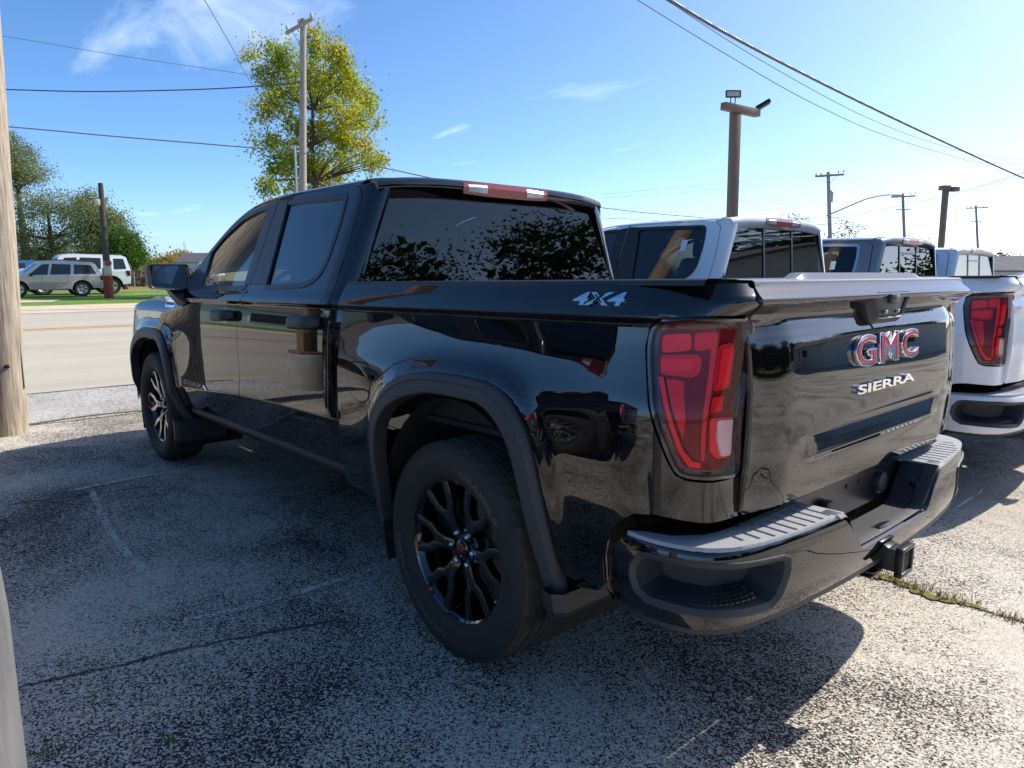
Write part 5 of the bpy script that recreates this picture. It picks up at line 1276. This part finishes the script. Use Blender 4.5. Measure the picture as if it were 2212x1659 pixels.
# brush and fence behind the lawn
M['brush'] = leaf_mat('dry_brush', [(0, (.09, .07, .05)), (.5, (.17, .13, .09)), (1, (.26, .22, .13))])
lb = [(gnd(px, 62)+Vector((0, 0, rl.uniform(.3, .9))), (1.6, 1.0, rl.uniform(.4, 1.1))) for px in range(285, 460, 9)]
o, _ = foliage('dry_brush', [(tuple(c), s) for c, s in lb], 6000, .22, M['brush'], None, 53, .35, 14); tag(o, 'brown heap of dry brush behind the wire fence', 'brush', None, 'stuff')
fe = empty('wire_fence', gnd(300, 57)); tag(fe, 'wire fence with wooden posts along the lawn behind the jeeps', 'fence')
prev = None
for k in range(9):
    p = gnd(262+26*k, 57)-Vector(fe.location); tube('post', [p, p+Vector((0, 0, 1.35))], .06, 'pole_grey', fe, 6)
    if prev is not None:
        for h in (.35, .7, 1.05, 1.25): tube('strand', [prev+Vector((0, 0, h)), p+Vector((0, 0, h))], .012, 'cable_grey', fe, 4)
    prev = p
# radio mast, little white house on the horizon
b = gnd(402, 260); r = empty('radio_mast', b); tag(r, 'thin radio mast on the left horizon above the black mirror', 'mast')
H = at(402, 522, 260).z
bm = bmesh.new()
for k in range(3):
    a = k*2.09; add_tube(bm, [(.5*math.cos(a), .5*math.sin(a), 0), (.22*math.cos(a), .22*math.sin(a), H)], .07, 4)
from_bm('mast_leg', bm, 'galv', r, False); bm = bmesh.new()
for k in range(14): 
    z = H*k/14; z2 = H*(k+1)/14; add_tube(bm, [(.45, 0, z), (-.22, .38, z2), (-.22, -.38, z)], .05, 4)
from_bm('lattice', bm, 'galv', r, False)
def house(label, base, rz, L_, W_, H_, roofh, wall, roof, wins=(), name='house', door=None):
    root = empty(name, base, rz); tag(root, label, 'house')
    V = [(-L_/2, -W_/2, 0), (L_/2, -W_/2, 0), (L_/2, W_/2, 0), (-L_/2, W_/2, 0), (-L_/2, -W_/2, H_), (L_/2, -W_/2, H_), (L_/2, W_/2, H_), (-L_/2, W_/2, H_), (-L_/2, 0, H_+roofh), (L_/2, 0, H_+roofh)]
    mesh('wall', V, [(0, 1, 5, 4), (2, 3, 7, 6), (1, 2, 6, 9, 5), (3, 0, 4, 8, 7)], wall, root)
    o_ = .4; t = .12; s = roofh/(W_/2)
    for sg in (-1, 1):
        A = [(-L_/2-o_, sg*(W_/2+o_), H_-o_*s+.02), (L_/2+o_, sg*(W_/2+o_), H_-o_*s+.02), (L_/2+o_, 0, H_+roofh+.02), (-L_/2-o_, 0, H_+roofh+.02)]
        B = [(x, y, z+t) for x, y, z in A]
        mesh('roof', A+B, [(0, 1, 2, 3), (4, 5, 6, 7), (0, 1, 5, 4), (0, 3, 7, 4), (1, 2, 6, 5), (2, 3, 7, 6)], roof, root)
    for (x, y, z, w_, h_, ax) in wins:
        s_ = (w_, .06, h_) if ax == 'y' else (.06, w_, h_)
        f = box('window', (x, y, z), s_, 'white_trim', root); s2 = (w_-.16, .08, h_-.16) if ax == 'y' else (.08, w_-.16, h_-.16); box('pane', (x, y, z), s2, 'glass_house', f)
    if door: box('door', door, (.95, .08, 2.0), 'door_paint', root)
    return root
M['white_trim'] = pmat('white_trim', (.75, .75, .73), .6); M['glass_house'] = pmat('house_glass', (.03, .035, .04), .05); M['door_paint'] = pmat('door_paint', (.25, .06, .05), .5)
M['siding'] = pmat('white_siding', (.70, .70, .68), .7, var=.06, scale=2); M['shingle'] = pmat('grey_shingles', (.16, .15, .145), .9, var=.3, scale=14)
house('small white gabled house at the right edge, beyond the pickups', gnd(2215, 62, -.42), math.atan2(fw.y, fw.x)+R(10), 9, 6.5, 2.0, 1.15, 'siding', 'shingle', [(-4.5, 0, 1.3, 1.0, 1.0, 'x')])
house('low grey roofed shed beside the white gabled house', gnd(2160, 66, -.42), math.atan2(fw.y, fw.x)+R(80), 7, 4, 1.3, .6, 'siding', 'shingle', [])
house('tiny white farm house on the left horizon by the mirror', gnd(432, 170), R(20), 9, 7, 3.2, 2, 'siding', 'shingle', [])
# ------------------------------------------------------------------ things behind and beside the photographer (seen only as reflections)
house('white cottage across the lot behind the camera', (-15, -29, -.45), R(40), 13, 7, 2.7, 1.8, 'siding', 'shingle', [(-3, -3.53, 1.5, 1.1, 1.2, 'y'), (0, -3.53, 1.5, 1.1, 1.2, 'y'), (3.6, -3.53, 1.5, 1.1, 1.2, 'y'), (-3, 3.53, 1.5, 1.1, 1.2, 'y'), (3.6, 3.53, 1.5, 1.1, 1.2, 'y'), (6.53, 0, 1.5, 1.1, 1.2, 'x')], door=(1.8, 3.52, 1.0))
rf = empty('rail_fence', (-12.5, -22, -.45)); tag(rf, 'white rail fence in front of the cottage behind the camera', 'fence')
for k in range(8):
    box('post', (-.55*k, 1.9*k-9, .55), (.12, .12, 1.1), 'white_trim', rf)
    if k < 7:
        for h in (.4, .7, 1.0): box('rail', (-.55*k-.275, 1.9*k-8.05, h), (.04, 1.98, .12), 'white_trim', rf, 0, Matrix.Rotation(math.atan2(.55, 1.9), 3, 'Z'))
tr0 = None
for i, (x, y, h, sp_) in enumerate([(-34, 14, 7, 5), (-33, 5, 8.5, 5.5), (-36, -4, 8, 6), (-34, -12, 9.5, 6), (-33, -21, 8, 6), (-32, -30, 9, 6), (-27, -39, 8, 6), (-18, -46, 9, 6)]):
    b = Vector((x, y, -.45)); rr = random.Random(90+i)
    lbs = [(b+Vector((rr.uniform(-1, 1)*sp_*.55, rr.uniform(-1, 1)*sp_*.55, h*(.38+.5*rr.random()))), (sp_*.5, sp_*.5, h*.22)) for k in range(7)]+[(b+Vector((0, 0, h*.3)), (sp_*.8, sp_*.8, h*.25))]*3
    tree(['first', 'second', 'third', 'fourth', 'fifth', 'sixth', 'seventh', 'eighth'][i]+' dark green tree of the row behind the camera', b, lbs, 24000, .22, 'leaf_dark', 60+i, .35, .3, .8, 40, 10, group='trees behind the lot')
    foliage('inner_foliage', [(tuple(c-b), (q[0]*.8, q[1]*.8, q[2]*.85)) for c, q in lbs], 2600, .62, 'leaf_dark', COL.objects[-1].parent if False else [o for o in bpy.data.objects if o.get('label', '').startswith(['first', 'second', 'third', 'fourth', 'fifth', 'sixth', 'seventh', 'eighth'][i]+' dark green tree')][0], 160+i, .6, 6)
hl = [((-40-3*math.sin(k), -62+2.6*k, 1.4+.5*math.sin(k*1.7)), (2.2, 2.2, 1.9+.5*math.sin(k*2.3))) for k in range(32)]
o, _ = foliage('hedge', hl, 26000, .34, M['leaf_dark'], None, 77, .5, 30); foliage('inner_foliage', hl, 3000, .8, M['leaf_dark'], o, 78, .4, 10)
tag(o, 'dense hedge behind the lot and the photographer', 'hedge', None, 'stuff')
t = copy_tree(truck, None, {'gloss_black': 'machined'}); t.location = (1.3, 4.3, 0); t['label'] = 'dark pickup parked left of the photographer, outside the picture'
lr = empty('lamp_post', (6.6, 3.6, 0)); tag(lr, 'brown lamp post on a concrete foot left of the picture', 'lamp post')
lathe('footing', [(0, .55), (.28, .55), (.30, .52), (.30, 0)], 'concrete', lr, 24, 'z'); box('post', (0, 0, 3.2), (.2, .2, 5.3), 'brown_metal', lr, .008); box('base_plate', (0, 0, .57), (.36, .36, .05), 'brown_metal', lr, .005)
box('arm', (0, 0, 5.85), (1.2, .16, .16), 'brown_metal', lr, .006, Matrix.Rotation(R(30), 3, 'Z'))
for sg in (-1, 1): box('floodlight', (sg*.5*math.cos(R(30)), sg*.5*math.sin(R(30)), 6.05), (.34, .2, .14), 'satin', lr, .02)
# low shops along the far side of the street
house('long low brown roofed shop across the street, left of the picture', (46, 24, 0), R(90), 24, 9, 3.4, 1.6, 'siding', 'shingle', [(-6, 4.53, 1.6, 3, 1.6, 'y'), (0, 4.53, 1.6, 3, 1.6, 'y'), (6, 4.53, 1.6, 3, 1.6, 'y')])

# ------------------------------------------------------------------ parked cars across the street
M['silver_paint'] = paint('silver_paint', (.52, .475, .41), .7); M['beige_trim'] = pmat('beige_trim', (.42, .37, .29), .45); M['blue_paint'] = paint('blue_paint', (.03, .16, .38)); M['alloy'] = pmat('alloy_wheel', (.62, .56, .48), .35, .7)
def suv(label, loc, rz, prof, wins, W, ax, r, body, lower, sc_=1, low_h=.72, spare=False, rack=True, group='jeeps parked across the street', tum=.18, belt=1.02):
    root = empty('parked_car', loc, rz); root.scale = (sc_,)*3; tag(root, label, 'car', group)
    def S(u, h): return (u, W/2-(tum*(h-belt) if h > belt else .04*((belt-h)/belt)**2)-.05*max(0, abs(u)-1.75)**2, h)
    outl = []
    for p in prof: outl.append(p)
    def archpts(cx):
        return [(cx+r*1.22*math.cos(R(a)), r+r*1.22*math.sin(R(a))) for a in range(0, 181, 20)]
    bot = [(prof[-1][0]*-1 if False else prof[0][0], prof[0][1])]
    fr, re = ax
    low = [(fr+r*1.22, .40)]+[(x, max(.40, h)) for x, h in archpts(fr)]+[(fr-r*1.22, .36), (re+r*1.22, .36)]+[(x, max(.40, h)) for x, h in archpts(re)]+[(re-r*1.22, .42)]
    full = prof+low
    d = panel_data(full, S, step=.12, sign=-1, depth=.03, estep=.06)
    bL = put('body_side', d, body, root, rake=False); put('body_side', d, body, root, True, rake=False)
    ext = [(x, h) for x, h in prof]
    rows = [[(x, S(x, h)[1]-.004, h) for x, h in ext], [(x, S(x, h)[1]*.55, h+(.05 if h > 1.0 else .02)) for x, h in ext], [(x, -S(x, h)[1]*.55, h+(.05 if h > 1.0 else .02)) for x, h in ext], [(x, -S(x, h)[1]+.004, h) for x, h in ext]]
    strip('body_top', rows, body, root, rake=False, ang=40)
    for wn in wins:
        gd = panel_data(rounded(wn, .03), S, step=.1, off=.006, depth=.004)
        put('window', gd, 'glass_house', root, rake=False); put('window', gd, 'glass_house', root, True, rake=False)
    def ribbon_glass(i, j, nm):
        a, b_ = Vector(prof[i]), Vector(prof[j]); nn = Vector((b_.y-a.y, -(b_.x-a.x))).normalized(); 
        if nn.y < 0: nn = -nn
        p0, p1 = a.lerp(b_, .12), a.lerp(b_, .9)
        strip(nm, [[(q.x+nn.x*.02, S(q.x, q.y)[1]*k*.86, q.y+nn.y*.02+(.05*(1-abs(k)**2))) for k in (-1, -.6, 0, .6, 1)] for q in (p0, p1)], 'glass_house', root, rake=False)
    n = len(prof)
    wi = [i for i in range(n-1) if abs(prof[i+1][0]-prof[i][0]) > .3 and abs(prof[i+1][1]-prof[i][1]) > .35]
    for i in wi: ribbon_glass(i, i+1, 'windscreen' if prof[i][0] > 0 else 'rear_window')
    if lower:
        cl = [(fr-r*1.3, .40), (re+r*1.3, .40), (re+r*1.3, low_h), (fr-r*1.3, low_h)]
        put('side_cladding', panel_data(cl, S, step=.3, off=.014, depth=.01), lower, root, rake=False)
        put('rear_bumper', panel_data([(re-r*1.3, .42), (prof[0][0]-.02, .42), (prof[0][0]-.04, low_h), (re-r*1.3, low_h+.06)], S, step=.2, off=.02, depth=.02), lower, root, rake=False)
        put('front_bumper', panel_data([(fr+r*1.3, .42), (prof[-1][0], .42), (prof[-1][0]+.0, low_h), (fr+r*1.3, low_h+.06)], S, step=.2, off=.02, depth=.02), lower, root, rake=False)
    for u0 in (fr-.75-.25, re+.62): put('door_gap', panel_data([(u0, .45), (u0+.012, .45), (u0+.012, belt+.02), (u0, belt+.02)], S, step=.2, off=.003, depth=.002), 'dark', root, rake=False)
    for u0 in (fr-1.0+.18, re+.62+.2): put('handle', panel_data([(u0, belt-.12), (u0+.16, belt-.12), (u0+.16, belt-.075), (u0, belt-.075)], S, step=.2, off=.025, depth=.02), body, root, rake=False)
    put('tail_lamp', panel_data([(prof[1][0]+.02, .80), (prof[1][0]+.16, .80), (prof[1][0]+.20, 1.02), (prof[1][0]+.04, 1.02)], S, step=.1, off=.012, depth=.01), 'red_dark', root, rake=False)
    box('side_mirror', (fr-.55, W/2+.08, belt+.06), (.12, .2, .16), 'satin', root, .03); box('underbody', (0, 0, .5), (prof[-1][0]*1.7, W*.86, .3), 'dark', root)
    for x in (fr, re):
        for sg in (1, -1):
            wl = lathe('wheel', [(0, .07), (r*.58, .085), (r*.62, .10), (r*.66, .09), (r*.66, -.1), (0, -.1)], 'alloy', root, 24, ang=30); wl.location = (x, sg*(W/2-.14), r)
            if sg < 0: wl.rotation_euler = (0, 0, math.pi)
            lathe('tyre', [(r*.64, .095), (r*.70, .11), (r*.9, .115), (r*.98, .09), (r, .06), (r, -.06), (r*.98, -.09), (r*.64, -.1)], 'rubber', wl, 32, ang=40)
            for k in range(5): 
                a = R(72*k+36); box('spoke_gap', (r*.38*math.cos(a), .083, r*.38*math.sin(a)), (r*.34, .02, r*.16), 'dark', wl, .008, Matrix.Rotation(-a, 3, 'Y'))
            strip('wheel_well', [[(x+r*1.2*math.cos(R(a)), sg*(W/2-.03), r+r*1.2*math.sin(R(a))) for a in range(-10, 191, 20)], [(x+r*1.2*math.cos(R(a)), sg*(W/2-.35), r+r*1.2*math.sin(R(a))) for a in range(-10, 191, 20)], [(x, sg*(W/2-.35), r) for a in range(-10, 191, 20)]], 'dark', root, rake=False)
    if rack:
        for sg in (1, -1): tube('roof_rail', [(-1.6, sg*(W/2-.26), 1.74), (-1.5, sg*(W/2-.26), 1.80), (.1, sg*(W/2-.26), 1.80), (.2, sg*(W/2-.26), 1.74)], .02, 'satin', root, 6)
    if spare: lathe('spare_wheel', [(0, 0), (.28, 0), (.36, .04), (.36, .22), (0, .24)], 'rubber', root, 28, 'x', loc=(prof[0][0]-.26, -.1, 1.0)).rotation_euler = (0, 0, 0)
    return root
gc = [(-2.28, .46), (-2.32, .80), (-2.26, 1.06), (-1.98, 1.60), (-1.85, 1.69), (-.6, 1.75), (.22, 1.73), (.42, 1.66), (1.12, 1.11), (1.9, 1.04), (2.18, .94), (2.28, .70), (2.24, .42)]
gw_ = [[(-1.98, 1.12), (-1.78, 1.55), (-1.05, 1.58), (-.98, 1.10)], [(-.86, 1.09), (-.9, 1.58), (-.12, 1.60), (.02, 1.08)], [(.12, 1.07), (0, 1.60), (.30, 1.58), (.86, 1.10), (.80, 1.06)]]
p = gnd(101, 37.3); suv('silver jeep with beige lower cladding, nearest of the parked cars across the street', (p.x, p.y, .002), R(90), gc, gw_, 1.83, (1.36, -1.33), .37, 'silver_paint', 'beige_trim', 1.06)
wj = [(-2.0, .46), (-2.03, .9), (-2.02, 1.08), (-1.90, 1.60), (-1.78, 1.66), (0, 1.69), (.5, 1.66), (.62, 1.60), (1.05, 1.10), (1.95, 1.05), (2.08, .95), (2.1, .6), (2.06, .42)]
ww = [[(-1.86, 1.10), (-1.78, 1.54), (-1.38, 1.55), (-1.36, 1.08)], [(-.86, 1.09), (-.9, 1.56), (-.12, 1.58), (.02, 1.08)], [(.12, 1.07), (0, 1.58), (.45, 1.56), (.80, 1.10), (.75, 1.06)]]
p = gnd(160, 41.0); suv('boxy white jeep with a rear spare wheel, parked behind the silver jeep', (p.x, p.y, -.008), R(90), wj, ww, 1.8, (1.3, -1.24), .37, 'white_paint', None, 1.33, spare=True, rack=False)
p = gnd(8, 44); suv('blue car half hidden behind the near utility pole', (p.x, p.y, -.008), R(90), wj, ww, 1.8, (1.3, -1.24), .37, 'blue_paint', None, 1.15, rack=False)
